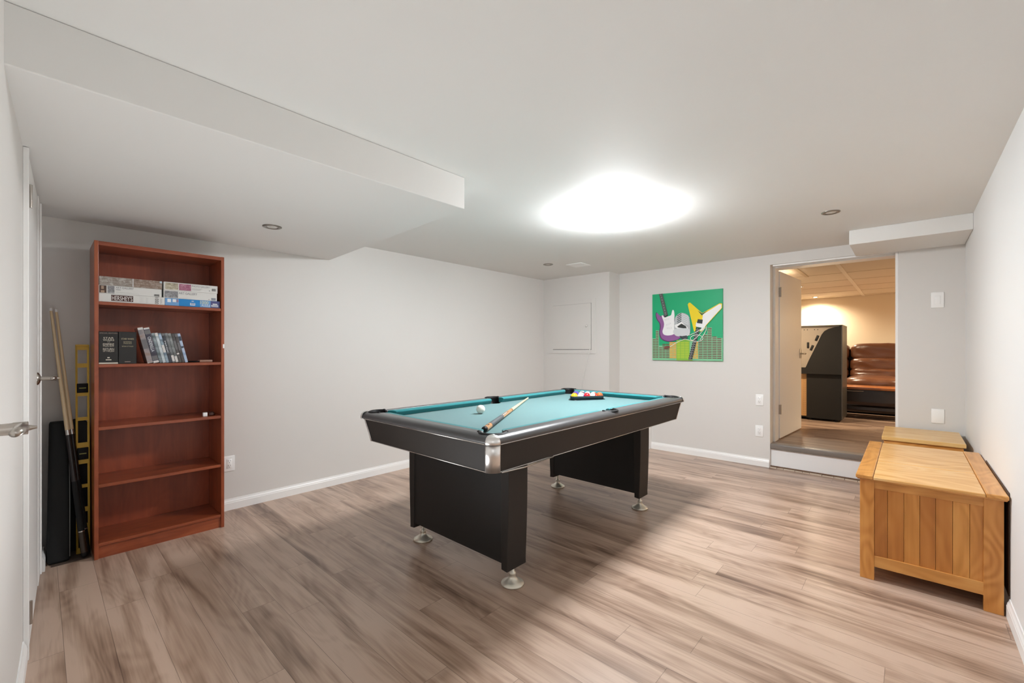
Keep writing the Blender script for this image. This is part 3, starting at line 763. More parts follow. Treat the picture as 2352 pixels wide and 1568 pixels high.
# chrome corners
for (x, y, a0, sx, sy) in ((PX0, PY0, pi, 1, 1), (PX1, PY0, -pi / 2, -1, 1), (PX1, PY1, 0, -1, -1), (PX0, PY1, pi / 2, 1, -1)):
    rc = 0.046; n = 20; vs = []; fs = []
    # cylinder follows the taper of the apron
    lev = [(AZ0 - 0.003, tp + 0.011, rc - 0.004), (AZ0 - 0.003, tp + 0.011, rc), (AZ0 + (AZ1 - AZ0) * 0.5, tp * 0.5 + 0.011, rc), (AZ1 - 0.004, 0.011, rc), (AZ1 - 0.004, 0.011, rc - 0.006)]
    # rounded head over the rail corner
    head = [(AZ1 - 0.001, 0.0, rc - 0.010), (AZ1 - 0.001, -0.003, rc), (PZ - 0.024, -0.003, rc), (PZ - 0.010, -0.003, rc - 0.005), (PZ - 0.001, -0.003, rc - 0.014), (PZ + 0.003, -0.003, rc - 0.026), (PZ + 0.004, -0.003, 0.0)]
    for part in (lev, head):
        b = MB(); vs = []; fs = []
        for (z, off, r_) in part:
            ox, oy = x + sx * (off + rc), y + sy * (off + rc)
            for k in range(n + 1):
                a = a0 - 0.06 + (pi / 2 + 0.12) * k / n; vs.append((ox + cos(a) * r_, oy + sin(a) * r_, z))
        for q in range(len(part) - 1):
            for k in range(n): fs.append((q * (n + 1) + k, q * (n + 1) + k + 1, (q + 1) * (n + 1) + k + 1, (q + 1) * (n + 1) + k))
        b.add(vs, fs, 0, True); o = b.build('corner_cap' if part is lev else 'corner_head', M['chrome'], pt)
        md = o.modifiers.new('thick', 'SOLIDIFY'); md.thickness = 0.002; md.offset = -1
# slab legs
def slab(y0, y1):
    x0, x1 = -2.285, -1.462
    # panel
    b = MB(); b.prism([(x0 + 0.012, AZ0 + 0.06), (x1 - 0.012, AZ0 + 0.06), (x1 - 0.012, 0.128), (x0 + 0.012, 0.128)], y0 + 0.004, y1 - 0.012, 'y')
    o = b.build('leg', M['blackflat'], pt)
    for s, x in ((-1, x0), (1, x1)):
        pr = [(x - s * 0.045 + s * 0.006, 0.098), (x + s * 0.001, 0.094)]
        pr += [(x + s * (0.0 + 0.012 * sin(min(1, k / 6) * pi * 0.5)), 0.125 + 0.56 * (k / 8)) for k in range(9)]
        pr += [(x - s * 0.045, 0.685)]
        q = MB(); q.prism(pr, y0, y1, 'y'); q.build('end_post', M['blacklam'], o, bevel=0.003)
    for x in (-2.255, -1.492):
        q = MB(); Rm = Matrix.Translation((x, (y0 + y1) / 2 + 0.002, 0))
        q.lathe([(0.0, 0.0), (0.056, 0.0), (0.060, 0.004), (0.058, 0.010), (0.040, 0.020), (0.022, 0.034), (0.015, 0.048), (0.018, 0.052), (0.018, 0.062), (0.010, 0.066), (0.010, 0.100)], 36, M=Rm)
        q.build('levelling_foot', M['foot'], o)
    return o
slab(1.560, 1.705); slab(2.985, 3.125)
b = MB(); b.box(PX0 + 0.09, PX1 - 0.09, PY0 + 0.09, PY1 - 0.09, 0.668, 0.69); b.build('underside', M['blackflat'], pt)

# ------------------------------------------------------------------ cue on the table
def cue(name, p0, p1, label, dark=False, k=1.0, tone=0):
    """p0 butt, p1 tip"""
    p0 = Vector(p0); p1 = Vector(p1); L = (p1 - p0).length; d = (p1 - p0) / L
    t = thing(name, label, 'cue', tuple(p0), 0)
    def r(s): return (0.0150 + (0.0062 - 0.0150) * s) * k
    def seg(nm, s0, s1, m, e=0.0, parent=None):
        b = MB(); b.cyl(p0 + d * L * s0, p0 + d * L * s1, r(s0) + e, r(s1) + e, 24); return b.build(nm, m, parent or t)
    b = MB(); Rm = d.to_track_quat('Z', 'Y').to_matrix().to_4x4(); Rm.translation = p0
    b.lathe([(0, 0), (0.008 * k, 0.001), (0.0135 * k, 0.005), (0.0152 * k, 0.014), (0.0152 * k, 0.028)], 24, M=Rm); b.build('bumper', M['rubber'], t)
    if not dark:
        seg('butt_sleeve', 0.019, 0.088, M['amber']); seg('grip_wrap', 0.088, 0.285, M['wrap'], 0.0006)
        seg('wrap_ring', 0.285, 0.290, M['silver'], 0.0008); fore = seg('forearm', 0.290, 0.48, M['amber'])
        x = d.cross(Vector((0, 0, 1))).normalized(); up = x.cross(d).normalized()
        b = MB()
        for ang in (60, 120, 200, 300):      # black and white points inlaid in the forearm
            n = x * cos(radians(ang)) + up * sin(radians(ang)); w = n.cross(d)
            for (s0, s1, ww, e_, mi) in ((0.291, 0.43, 0.0058, 0.0002, 0), (0.291, 0.39, 0.0030, 0.0004, 1)):
                a0 = p0 + d * L * s0 + n * (r(s0) * 0.94 + e_); a1 = p0 + d * L * s1 + n * (r(s1) + e_)
                b.add([a0 - w * ww, a0 + n * r(s0) * 0.06, a0 + w * ww, a1], [(0, 1, 3), (1, 2, 3)], mi)
        b.build('inlay', [M['rubber'], M['plastic']], fore)
        b = MB()
        for ang in (70, 110):
            n = x * cos(radians(ang)) + up * sin(radians(ang)); w = n.cross(d)
            c = p0 + d * L * 0.052 + n * (r(0.052) + 0.0004)
            b.add([c - d * 0.026, c - w * 0.004, c + d * 0.026, c + w * 0.004], [(0, 1, 2, 3)], 0)
        b.build('inlay', M['rubber'], t)
        seg('joint_ring', 0.480, 0.492, mat('brown_ring', '8a5a44', 0.4), 0.0004)
    else:
        seg('butt', 0.019, 0.10, M['rubber'] if tone else mat('dark_brown_butt', '33271c', 0.35)); seg('silver_ring', 0.10, 0.104, M['silver'], 0.0006)
        seg('grip_wrap', 0.104, 0.30, M['felt_black'], 0.0005); seg('forearm', 0.30, 0.485, M['darkwood'] if tone else mat('black_forearm', '26201f', 0.3))
        seg('joint_ring', 0.485, 0.505, M['silver'], 0.0004)
    seg('shaft', 0.50, 0.985, M['maple']); seg('ferrule', 0.985, 0.996, M['plastic'], 0.0002)
    seg('tip', 0.996, 1.0, mat('leather_tip', 'd9d5cc' if not dark else '5a6a78', 0.8), -0.0003)
    return t
cue('pool_cue', (-1.545, 1.482, 0.8005), (-2.345, 2.76, 0.790), 'two-piece pool cue with grey wrap lying across the table corner pocket')

# ------------------------------------------------------------------ balls
BR_ = 0.0285
def ball(x, y, label, col=None, kind='solid', rot=(0, 0, 0), group='racked balls in the black triangle'):
    bm = bmesh.new(); bmesh.ops.create_uvsphere(bm, u_segments=48, v_segments=32, radius=BR_)
    R = Euler(tuple(radians(a) for a in rot)).to_matrix().to_4x4()
    b = MB(); vs = [v.co.copy() for v in bm.verts]
    bm.verts.index_update()
    for f in bm.faces:
        c = f.calc_center_median()
        if kind == 'cue': mi = 0
        elif c.normalized().x > 0.955 : mi = 0
        elif kind == 'stripe': mi = 1 if abs(c.z) < BR_ * 0.60 and not abs(c.normalized().x) > 0.955 else 0
        else: mi = 1
        b.f.append(tuple(v.index for v in f.verts)); b.mi.append(mi); b.sm.append(True)
    T_ = Matrix.Translation((x, y, ZB + BR_ + 0.0002)) @ R
    b.v = [T_ @ v for v in vs]; bm.free()
    o = b.build('cue_ball' if kind == 'cue' else 'pool_ball', [mat('ball_white', 'f0ede2', 0.08, coat=0.6), mat('ball_' + (col or 'none'), col or 'ffffff', 0.08, coat=0.6)], origin=(x, y, ZB + BR_))
    tag(o, label, 'ball', None if kind == 'cue' else group)
ball(-2.035, 1.925, 'white cue ball alone on the teal cloth beside the cue', kind='cue')
A_ = Vector((-2.00, 2.905)); B_ = Vector((-1.845, 3.163))
u = (B_ - A_).normalized(); v = Vector((-u.y, u.x))
if v.x > 0: v = -v
start = (A_ + B_) / 2 - u * 0.114 + v * 0.040
Y_, BL_, RD, PU, OR, GR, MR, BK = 'f2b31e', '1c4fb4', 'c8202a', '5a3fa0', 'ee5a2c', '1f6d5a', '8c2a34', '17171a'
rows_ = [[(Y_, 'solid', 'solid yellow ball at the left end of the rack front row', (0, 0, 200)), (BL_, 'stripe', 'white ball with blue stripe, second from the left in the rack front row', (70, 10, 30)), (RD, 'solid', 'solid red ball in the middle of the rack front row', (0, 30, 140)), (RD, 'stripe', 'red striped ball, second from the right in the rack front row', (60, 0, 10)), (OR, 'solid', 'solid orange red ball at the right end of the rack front row', (0, 0, 90))],
         [(MR, 'solid', 'dark red ball behind the solid yellow ball in the rack', (20, 0, 180)), (Y_, 'stripe', 'yellow striped ball behind the blue striped ball in the rack', (35, 10, 60)), (GR, 'stripe', 'green striped ball behind the solid red ball in the rack', (30, -20, 60)), (OR, 'stripe', 'orange striped ball behind the red striped ball in the rack', (35, 0, 330))],
         [(BL_, 'solid', 'solid blue ball in the third row of the rack, left end', (0, 0, 120)), (BK, 'solid', 'solid black ball at the heart of the rack', (0, 0, 40)), (MR, 'stripe', 'dark red striped ball in the third row of the rack, right end', (40, 0, 0))],
         [(PU, 'solid', 'solid purple ball, left of the pair near the rack apex', (0, 0, 90)), (PU, 'stripe', 'purple striped ball, right of the pair near the rack apex', (30, 0, 0))],
         [(GR, 'solid', 'solid green ball in the far apex of the rack', (0, 0, 0))]]
for r_, row in enumerate(rows_):
    for k_, (c_, kd, lb, rt_) in enumerate(row):
        p = start + u * (0.0572 * (k_ + r_ * 0.5)) + v * (0.0572 * r_ * sqrt(3) / 2)
        ball(p.x, p.y, lb, c_, kd, rt_)
# rack
def offset_tri(d):
    c0 = start; c1 = start + u * 0.2288; c2 = start + u * 0.1144 + v * (0.2288 * sqrt(3) / 2)
    pts = []; cs_ = [c0, c1, c2]; cen = (c0 + c1 + c2) / 3
    for i, c in enumerate(cs_):
        a_c = atan2((c - cen).y, (c - cen).x)
        for k in range(7):
            a = a_c - pi / 3 + 2 * pi / 3 * k / 6; pts.append((c.x + cos(a) * d, c.y + sin(a) * d))
    return pts
rk = thing('ball_rack', 'black plastic triangle rack holding the coloured balls', 'ball rack', (start.x, start.y, ZB))
def tri_ring(prof):
    rings = [[(x, y, z) for x, y in offset_tri(d)] for d, z in prof]; n = len(rings[0]); vs = [p for r in rings for p in r]; L = len(prof)
    fs = [(q * n + i, q * n + (i + 1) % n, ((q + 1) % L) * n + (i + 1) % n, ((q + 1) % L) * n + i) for q in range(L) for i in range(n)]
    b = MB(); b.add(vs, fs, 0, True); return b
b = tri_ring([(0.0292, ZB + 0.004), (0.0292, ZB + 0.032), (0.0325, ZB + 0.033), (0.034, ZB + 0.031), (0.0345, ZB + 0.005)]); b.build('side_wall', mat('rack_plastic', '1e2c30', 0.25), rk)
b = tri_ring([(0.034, ZB + 0.0045), (0.046, ZB + 0.0035), (0.047, ZB + 0.001), (0.0292, ZB + 0.0008), (0.0292, ZB + 0.0045)]); b.build('flange', mat('rack_plastic', '1e2c30', 0.25), rk)

# ------------------------------------------------------------------ bookcase
BX0, BX1, BY0, BY1, BH = -3.722, -3.405, 0.212, 0.845, 1.818
bc = thing('bookcase', 'tall reddish brown bookcase against the left wall with six shelves', 'bookcase', ((BX0 + BX1) / 2, (BY0 + BY1) / 2, 0))
st = 0.018
for y0 in (BY0, BY1 - st):
    b = MB(); b.box(BX0, BX1, y0, y0 + st, 0, BH); b.build('side_panel', M['book_v'], bc, bevel=0.0015)
b = MB(); b.box(BX0, BX1 - 0.001, BY0 + st, BY1 - st, BH - 0.024, BH - 0.001); b.build('top_panel', M['book_h'], bc, bevel=0.0015)
b = MB(); b.box(BX0, BX0 + 0.006, BY0 + st, BY1 - st, 0.05, BH - 0.024)
for y in (BY0 + 0.20, BY0 + 0.415): b.box(BX0 + 0.006, BX0 + 0.0064, y, y + 0.0015, 0.09, BH - 0.024, 0)
b.build('back_panel', M['book_b'], bc)
b = MB(); b.box(BX1 - 0.03, BX1 - 0.012, BY0 + st, BY1 - st, 0, 0.068); b.build('kick_board', M['book_h'], bc)
SH = [1.472, 1.112, 0.752, 0.424, 0.088]
for z in SH:
    b = MB(); b.box(BX0 + 0.006, BX1 - 0.004, BY0 + st, BY1 - st, z - 0.018, z); b.build('shelf', M['book_h'], bc, bevel=0.0015)
b = MB(); b.box(BX1 - 0.0005, BX1 + 0.0003, BY1 - 0.008, BY1 + 0.0005, 1.205, 1.232); b.build('sticker', M['plastic'], bc)

# --- jigsaw boxes; reading direction on the front is +y, front plane at x
paper = mat('box_white', 'dcdad6', 0.4); ink = mat('ink_grey', '77767a', 0.6); blackink = mat('ink_black', '1e1c1e', 0.6)
def stone(name, a, b_, c_, sc):
    t = NT(name, 0.4)
    n = t.noise(t.tc.outputs['Object'], sc, 5, 1.2, 0.7)
    n2 = t.noise(t.comb(t.math('MULTIPLY', t.sep(t.tc.outputs['Object'])[1], 30.0), 0.0, t.math('MULTIPLY', t.sep(t.tc.outputs['Object'])[2], 110.0)), 1.0, 2)
    t.nt.links.new(t.ramp(t.math('ADD', t.math('MULTIPLY', n, 0.6), t.math('MULTIPLY', n2, 0.4)), [(0.32, a), (0.5, b_), (0.66, c_)]), t.b.inputs['Base Color'])
    return t.m
FX = -3.417
def jig(z0, z1, y0, y1, label, base, paint, extra=(), depth=0.24, dx=0.0):
    t = thing('jigsaw_box', label, 'puzzle box', (FX - depth / 2, (y0 + y1) / 2, z0), 0, 'jigsaw boxes on the top shelf')
    fx = FX + dx
    mats = [base] + list(extra)
    b = MB(); b.rbox(fx - depth, fx, y0, y1, z0, z1, 0.0012, 1, 0, smooth=False)
    e = fx + 0.0004
    def R(a0, a1, c0, c1, m):       # fractions of the front
        Y = lambda k: y0 + (y1 - y0) * k; Z = lambda k: z0 + (z1 - z0) * k
        R.n += 1; xx = e + 0.00003 * R.n
        b.add([(xx, Y(a0), Z(c0)), (xx, Y(a1), Z(c0)), (xx, Y(a1), Z(c1)), (xx, Y(a0), Z(c1))], [(0, 1, 2, 3)], m)
    R.n = 0
    def X(body, a, c, hfrac, m, w=None, align='LEFT', vert=False):   # vertical lettering: hfrac is the glyph height, w its length, both of the box height
        R.n += 1
        org = (e + 0.00003 * R.n, y0 + (y1 - y0) * a, z0 + (z1 - z0) * c)
        uu, vv = ((0, 1, 0), (0, 0, 1)) if not vert else ((0, 0, -1), (0, 1, 0))
        b.text(body, org, uu, vv, hfrac * (z1 - z0), m, None if w is None else w * ((z1 - z0) if vert else (y1 - y0)), align)
    paint(R, X)
    b.build('lid', mats, t)
    return t
Bp = mat('box_photo_brown', '4b3429', 0.4)
def bars(R, a0, a1, c0, c1, m, n=9):
    for i in range(n):
        w = (a1 - a0) / n; R(a0 + i * w, a0 + i * w + w * (0.35 + 0.3 * ((i * 7) % 3) / 2), c0, c1, m)
z = SH[0] + 0.0005
def paint_h(R, X):
    R(0.175, 0.500, 0.16, 0.88, 1); X("HERSHEY'S", 0.187, 0.24, 0.56, 2, 0.30)
    for k in range(3): R(0.60 + 0.05 * k, 0.602 + 0.05 * k, 0.1, 0.9, 3)
    for k in range(7): R(0.61, 0.64, 0.15 + 0.1 * k, 0.17 + 0.1 * k, 3); R(0.70, 0.73, 0.15 + 0.1 * k, 0.17 + 0.1 * k, 3)
    X('1000', 0.840, 0.93, 0.36, 4, 0.82, 'LEFT', True)
    [R(0.928 + 0.012 * (k % 2), 0.936 + 0.012 * (k % 2), 0.18 + 0.09 * k, 0.24 + 0.09 * k, 6) for k in range(7)]
def fix_vert(fn): return fn
jig(z, z + 0.048, 0.2315, 0.530, "bottom left jigsaw box, white with HERSHEY'S in a brown panel", paper, paint_h, [mat('ink_brown', '46241c', 0.5), mat('ink_cream', 'e8e4e0', 0.5), mat('ink_pale', 'bdbab8', 0.5), blackink, blackink, ink])
def paint_b(R, X):
    R(0.0, 0.24, 0.02, 0.98, 1); R(0.62, 0.82, 0.02, 0.98, 1); R(0.82, 1.0, 0.02, 0.98, 2)
    R(0.04, 0.10, 0.45, 0.9, 3); R(0.13, 0.19, 0.5, 0.9, 3); R(0.20, 0.23, 0.5, 0.88, 5)
    R(0.44, 0.53, 0.18, 0.54, 3); bars(R, 0.452, 0.522, 0.25, 0.54, 4, 9); bars(R, 0.46, 0.515, 0.70, 0.84, 3, 4)
    X('1000', 0.625, 0.46, 0.46, 6, 0.155); X('PUZZLE', 0.655, 0.13, 0.27, 3, 0.155)
    R(0.83, 0.97, 0.30, 0.40, 3); R(0.83, 0.97, 0.16, 0.22, 3); R(0.86, 0.95, 0.48, 0.62, 3)
jig(z, z + 0.046, 0.531, 0.822, 'bottom right jigsaw box, bright blue with 1000 PUZZLE lettering', mat('box_blue', '1683c9', 0.35), paint_b, [mat('box_sky', '6f9fcf', 0.4), mat('box_indigo', '4a4a7c', 0.4), mat('ink_white', 'e9ecef', 0.5), mat('ink_navy', '245a9c', 0.5), mat('ink_rose', 'a08095', 0.5), mat('ink_butter', 'dcdcae', 0.5)])
z2 = z + 0.0485
stoneA = stone('photo_stone_wall', '6f6259', '9a8f86', 'c9c6c0', 60); stoneB = stone('photo_rocks', '6a5648', '8f7a6c', 'b5aaa2', 70); rose = stone('photo_rose', '7d3b56', 'a5657e', 'c8a0ab', 60); grey_ = stone('photo_street', '5c5a5a', '8b8a8c', 'b6b5b8', 80)
def paint_a1(R, X):
    R(0.01, 0.115, 0.06, 0.94, 1); R(0.035, 0.075, 0.5, 0.88, 4); R(0.03, 0.085, 0.08, 0.35, 4); R(0.13, 0.235, 0.06, 0.94, 2)
    X('ART GALLERY', 0.255, 0.68, 0.22, 3, 0.28); R(0.255, 0.33, 0.50, 0.56, 3)
    R(0.255, 0.50, 0.24, 0.25, 3); R(0.255, 0.62, 0.17, 0.18, 3); bars(R, 0.87, 0.96, 0.05, 0.32, 5, 9)
jig(z2, z2 + 0.048, 0.2315, 0.515, 'middle left jigsaw box, white ART GALLERY side with two small pictures', paper, paint_a1, [Bp, grey_, ink, mat('ink_skin', 'a9907a', 0.5), blackink], dx=-0.002)
def paint_ph(R, X):
    R(0.025, 0.255, 0.08, 0.90, 1); R(0.270, 0.490, 0.08, 0.90, 2); X('PHOTO GALLERY', 0.505, 0.62, 0.22, 3, 0.34)
    for k in range(3): R(0.505, 0.70 - 0.02 * k, 0.40 - 0.09 * k, 0.42 - 0.09 * k, 3)
    bars(R, 0.885, 0.965, 0.28, 0.62, 4, 9); R(0.83, 0.85, 0.25, 0.34, 3)
def paint_a2(R, X):
    R(0.015, 0.255, 0.06, 0.90, 1); X('ART GALLERY', 0.27, 0.58, 0.28, 3, 0.34); R(0.27, 0.50, 0.13, 0.14, 3); R(0.83, 0.85, 0.12, 0.2, 3)
    bars(R, 0.885, 0.975, 0.08, 0.40, 4, 9)
za = z + 0.0465
jig(za, za + 0.050, 0.5245, 0.806, 'middle right jigsaw box, white with ART GALLERY beside one grey picture', paper, paint_a2, [grey_, rose, ink, mat('ink_slate', '4a5a78', 0.5)], dx=-0.001)
jig(za + 0.0505, za + 0.1005, 0.5245, 0.809, 'top right jigsaw box, white PHOTO GALLERY side with a pink picture', paper, paint_ph, [stone('photo_shells', '5a4a3e', 'b0a58e', 'dcd6c2', 50), rose, ink, blackink])
def paint_br(R, X):
    R(0.0, 0.515, 0.0, 1.0, 1); R(0.515, 0.525, 0.0, 1.0, 2); R(0.525, 1.0, 0.0, 1.0, 3); R(0.96, 1.0, 0.75, 1.0, 4)
jig(z2 + 0.0485, z2 + 0.0975, 0.2335, 0.516, 'top left jigsaw box covered in a photo of a stone wall', paper, paint_br, [stoneA, mat('ink_white', 'e9ecef', 0.5), stoneB, mat('box_sky2', 'b8c6cc', 0.4)], dx=0.001)

# --- boxed sets and tapes on the second shelf
z = SH[1] + 0.0005
gold = mat('ink_gold', 'b9ad8c', 0.4)
def boxset(y0, y1, label, col, face):
    t = thing('video_box_set', label, 'video box', (FX - 0.1, (y0 + y1) / 2, z), 0, 'black video box sets')
    b = MB(); b.rbox(FX - 0.11, FX, y0, y1, z, z + 0.189, 0.0012, 1, 0, smooth=False)
    yc = (y0 + y1) / 2
    def X(body, zz, h, w, m, dy=0.0): b.text(body, (FX + 0.0004, yc + dy, z + zz), (0, 1, 0), (0, 0, 1), h, m, w, 'CENTER')
    def R(a0, a1, c0, c1, m): b.add([(FX + 0.0003, a0, z + c0), (FX + 0.0003, a1, z + c0), (FX + 0.0003, a1, z + c1), (FX + 0.0003, a0, z + c1)], [(0, 1, 2, 3)], m)
    face(X, R, y0, y1); b.build('case', [col, gold, mat('ink_pinkish', 'a08a80', 0.5), mat('ink_bone', 'd8cfc0', 0.5)], t)
def f1(X, R, y0, y1):
    yc_ = (y0 + y1) / 2
    X('SPECIAL EDITION', 0.176, 0.006, 0.076, 2)
    X('STAR', 0.146, 0.010, 0.044, 3); X('WARS', 0.134, 0.010, 0.048, 3)
    X('THE', 0.1265, 0.003, 0.012, 3); X('EMPIRE', 0.108, 0.012, 0.047, 3); X('STRIKES BACK', 0.101, 0.0055, 0.047, 3)
    X('RETURN', 0.081, 0.011, 0.047, 3); X('OF THE JEDI', 0.069, 0.010, 0.047, 3)
    R(yc_ - 0.005, yc_ + 0.005, 0.034, 0.040, 3); R(yc_ - 0.012, yc_ + 0.012, 0.022, 0.027, 3); R(y0 + 0.0005, y1 - 0.0005, 0.001, 0.009, 3)
def f2(X, R, y0, y1):
    X('STAR WARS', 0.142, 0.010, 0.056, 1); X('EMPIRE', 0.126, 0.006, 0.036, 1); X('STRIKES BACK', 0.117, 0.006, 0.038, 1); X('RETURN OF THE JEDI', 0.098, 0.008, 0.050, 1)
    R((y0 + y1) / 2 - 0.013, (y0 + y1) / 2 + 0.013, 0.010, 0.0135, 2)
boxset(0.2315, 0.314, 'black boxed video set with pale titles and SPECIAL EDITION on top, at the shelf end', mat('case_black', '14110f', 0.35), f1)
boxset(0.316, 0.396, 'plainer black boxed video set with gold titles, beside the SPECIAL EDITION one', mat('case_black2', '1c1917', 0.4), f2)
def streak(name, a, c_, d):
    t = NT(name, 0.3); o = t.sep(t.tc.outputs['Object'])
    n = t.noise(t.comb(t.math('MULTIPLY', o[1], 12.0), 0.0, t.math('MULTIPLY', o[2], 26.0)), 1.0, 2, 0.0)
    t.nt.links.new(t.ramp(n, [(0.38, a), (0.5, c_), (0.62, d)]), t.b.inputs['Base Color']); t.b.inputs['Coat Weight'].default_value = 0.5
    return t.m
def tape(yb, yt, wd, h, label, mcol, title=None, bands=(), tcol=None, depth=0.13):
    """leaning case: bottom left edge at yb, top left at yt"""
    ang = math.atan2(yb - yt, h); hh = h
    t = thing('video_case', label, 'video case', (FX - depth / 2, yb, z), 0, 'leaning video cases')
    lift = 0.0
    Mx = Matrix.Translation((FX, yb, z)) @ Matrix.Rotation(ang, 4, 'X')
    b = MB(); b.rbox(-depth, 0, 0, wd, 0, hh, 0.0015, 2, 0, Mx, smooth=False)
    for i, (c0, c1, m) in enumerate(bands):
        b.add([(0.0003 + 0.00005 * i, 0.001, hh * c0), (0.0003 + 0.00005 * i, wd - 0.001, hh * c0), (0.0003 + 0.00005 * i, wd - 0.001, hh * c1), (0.0003 + 0.00005 * i, 0.001, hh * c1)], [(0, 1, 2, 3)], m, M=Mx)
    if title:
        tm = MB(); tm.text(title, (0.0008, wd * 0.24, hh * 0.74), (0, 0, -1), (0, 1, 0), wd * 0.52, 2, hh * 0.42)
        b.add(tm.v, tm.f, 2, M=Mx)
    b.build('case', [mcol, mat('case_white', 'd9d4d0', 0.35), tcol or mat('ink_white', 'e9ecef', 0.5), mat('case_mid', '6d6a6c', 0.4), mat('case_slate', '39414e', 0.4), mat('case_skyband', 'a9bdd6', 0.4)], t)
def fz(a, o_): return a
tape(0.4470, 0.3975, 0.0265, 0.219, 'tall pinkish grey video case leaning against the black box sets', streak('spine_pink', '8e7a74', '9a8e8c', '6f7076'), None, ((0.94, 1.0, 1), (0.0, 0.015, 1), (0.40, 0.66, 3)), mat('ink_rosy', 'cdbcb4', 0.5))
tape(0.4750, 0.4255, 0.0285, 0.219, 'tall dark video case with CINDERELLA on its spine', streak('spine_blue', '2a2638', '3a3848', '5a5560'), 'CINDERELLA', ((0.955, 1.0, 1), (0.0, 0.06, 1), (0.82, 0.93, 3), (0.08, 0.2, 3)))
spines = [('4f5c60', '79858a', '9ca8ad', 'grey green slim case right after the CINDERELLA case', None, ()),
          ('a8b4ba', 'c2ccd0', 'd5dce0', 'palest silvery slim case, second of the row of thin ones', None, ((0.9, 1.0, 1),)),
          ('6b7d8c', '96a9b6', '5a6a78', 'light blue slim case with a pale title, third of the thin ones', None, ((0.8, 0.95, 5), (0.35, 0.6, 1))),
          ('20222a', '343844', '2a2e38', 'dark slim case with MAGIC down its spine', 'MAGIC', ((0.92, 1.0, 3),)),
          ('555759', '707274', '8a8c8d', 'mid grey slim case between the dark title and a brighter one', None, ((0.05, 0.25, 1),)),
          ('595c5c', '7c8080', '9a9d9c', 'grey slim case with a bright lower end, sixth of the thin ones', None, ((0.03, 0.22, 1),)),
          ('34302e', '4a4644', '3b3735', 'charcoal slim case with a white mark low on the spine', None, ((0.28, 0.33, 1), (0.45, 0.75, 3))),
          ('38312f', '4a4240', '544c4a', 'brownish slim case with a dim title, second from the right', None, ((0.88, 0.97, 3), (0.42, 0.68, 3))),
          ('8fa3c4', 'b4c3da', 'a2b3cf', 'pale lavender blue slim case at the right end of the leaning row', None, ((0.75, 0.9, 4), (0.5, 0.56, 4), (0.1, 0.22, 5)))]
yb0 = 0.5055
for i, (a, c_, d, lab, ttl, bd) in enumerate(spines):
    yb = yb0 + i * 0.01605
    tape(yb, yb - 0.0428, 0.0146, 0.188 + 0.0008 * ((i * 5) % 3), lab, streak('spine_%s' % a, a, c_, d), ttl, bd)
# small things at the right of that shelf
b = MB(); b.lathe([(0, 0), (0.040, 0), (0.045, 0.004), (0.044, 0.008), (0.030, 0.006), (0, 0.005)], 24, M=Matrix.Translation((FX - 0.07, 0.695, z)))
tag(b.build('small_dish', M['rubber'], origin=(FX - 0.07, 0.695, z)), 'flat black dish on the second shelf right of the video cases', 'dish')
b = MB(); Rm = Matrix.Translation((FX - 0.045, 0.75, z)) @ Matrix.Rotation(radians(4), 4, 'Z'); b.rbox(-0.02, 0.02, -0.037, 0.037, 0, 0.015, 0.004, 3, M=Rm)
tag(b.build('wooden_block', mat('pinkish_wood', 'a87f6c', 0.4), origin=(FX - 0.045, 0.75, z)), 'small pinkish oblong box at the right end of the second shelf', 'box')
z3 = SH[2] + 0.0005
b = MB(); b.rbox(FX - 0.052, FX - 0.028, 0.735, 0.759, z3, z3 + 0.024, 0.0015, 2)
tag(b.build('chalk_cube', M['plastic'], origin=(FX - 0.04, 0.747, z3)), 'small white cube on the third shelf near the right side', 'cube')
b = MB(); b.lathe([(0, 0), (0.016, 0), (0.019, 0.006), (0.016, 0.020), (0.008, 0.026), (0, 0.027)], 20, M=Matrix.Translation((FX - 0.045, 0.787, z3)))
tag(b.build('round_knob', mat('dark_knob', '4a2c24', 0.3), origin=(FX - 0.045, 0.787, z3)), 'small dark rounded knob right of the white cube on the third shelf', 'knob')

# ------------------------------------------------------------------ corner left of the bookcase
mt = MB(); mt.box(-3.73, -3.47, 0.045, 0.205, 0.0, 0.004)
tag(mt.build('floor_mat', mat('brown_mat', '4f4036', 0.9, bump=0.4, bscale=300), origin=(-3.6, 0.12, 0)), 'dark brown mat scrap on the floor in the corner beside the bookcase', 'mat')
def nylon_case(name, pts, label, lean):
    b = MB(); n = 24; vs = []; fs = []
    for i, (z_, cx, cy2, rx, ry) in enumerate(pts):
        for k in range(n):
            a = 2 * pi * k / n; e_ = 0.55
            vs.append((cx + rx * math.copysign(abs(cos(a)) ** e_, cos(a)), cy2 + ry * math.copysign(abs(sin(a)) ** e_, sin(a)), z_))
    for i in range(len(pts) - 1):
        for k in range(n): fs.append((i * n + k, i * n + (k + 1) % n, (i + 1) * n + (k + 1) % n, (i + 1) * n + k))
    fs.append(tuple(range(n))[::-1]); fs.append(tuple(range((len(pts) - 1) * n, len(pts) * n)))
    b.add(vs, fs, 0, True)
    return b
c1 = thing('cue_case', 'long black nylon case standing on end next to the closet door', 'cue case', (-3.555, 0.072, 0.005))
b = nylon_case('x', [(0.005, -3.535, 0.076, 0.036, 0.042), (0.02, -3.537, 0.076, 0.044, 0.048), (0.2, -3.568, 0.078, 0.044, 0.047), (0.5, -3.618, 0.079, 0.042, 0.044), (0.765, -3.662, 0.080, 0.041, 0.041), (0.775, -3.664, 0.080, 0.036, 0.037)], '', 0)
b.build('body', M['felt_black'], c1)
b = MB(); b.tube([(-3.494, 0.118, 0.03), (-3.541, 0.120, 0.3), (-3.592, 0.120, 0.6), (-3.620, 0.119, 0.76)], 0.0025, 6); b.build('piping', mat('grey_piping', '6a6a6a', 0.6), c1)
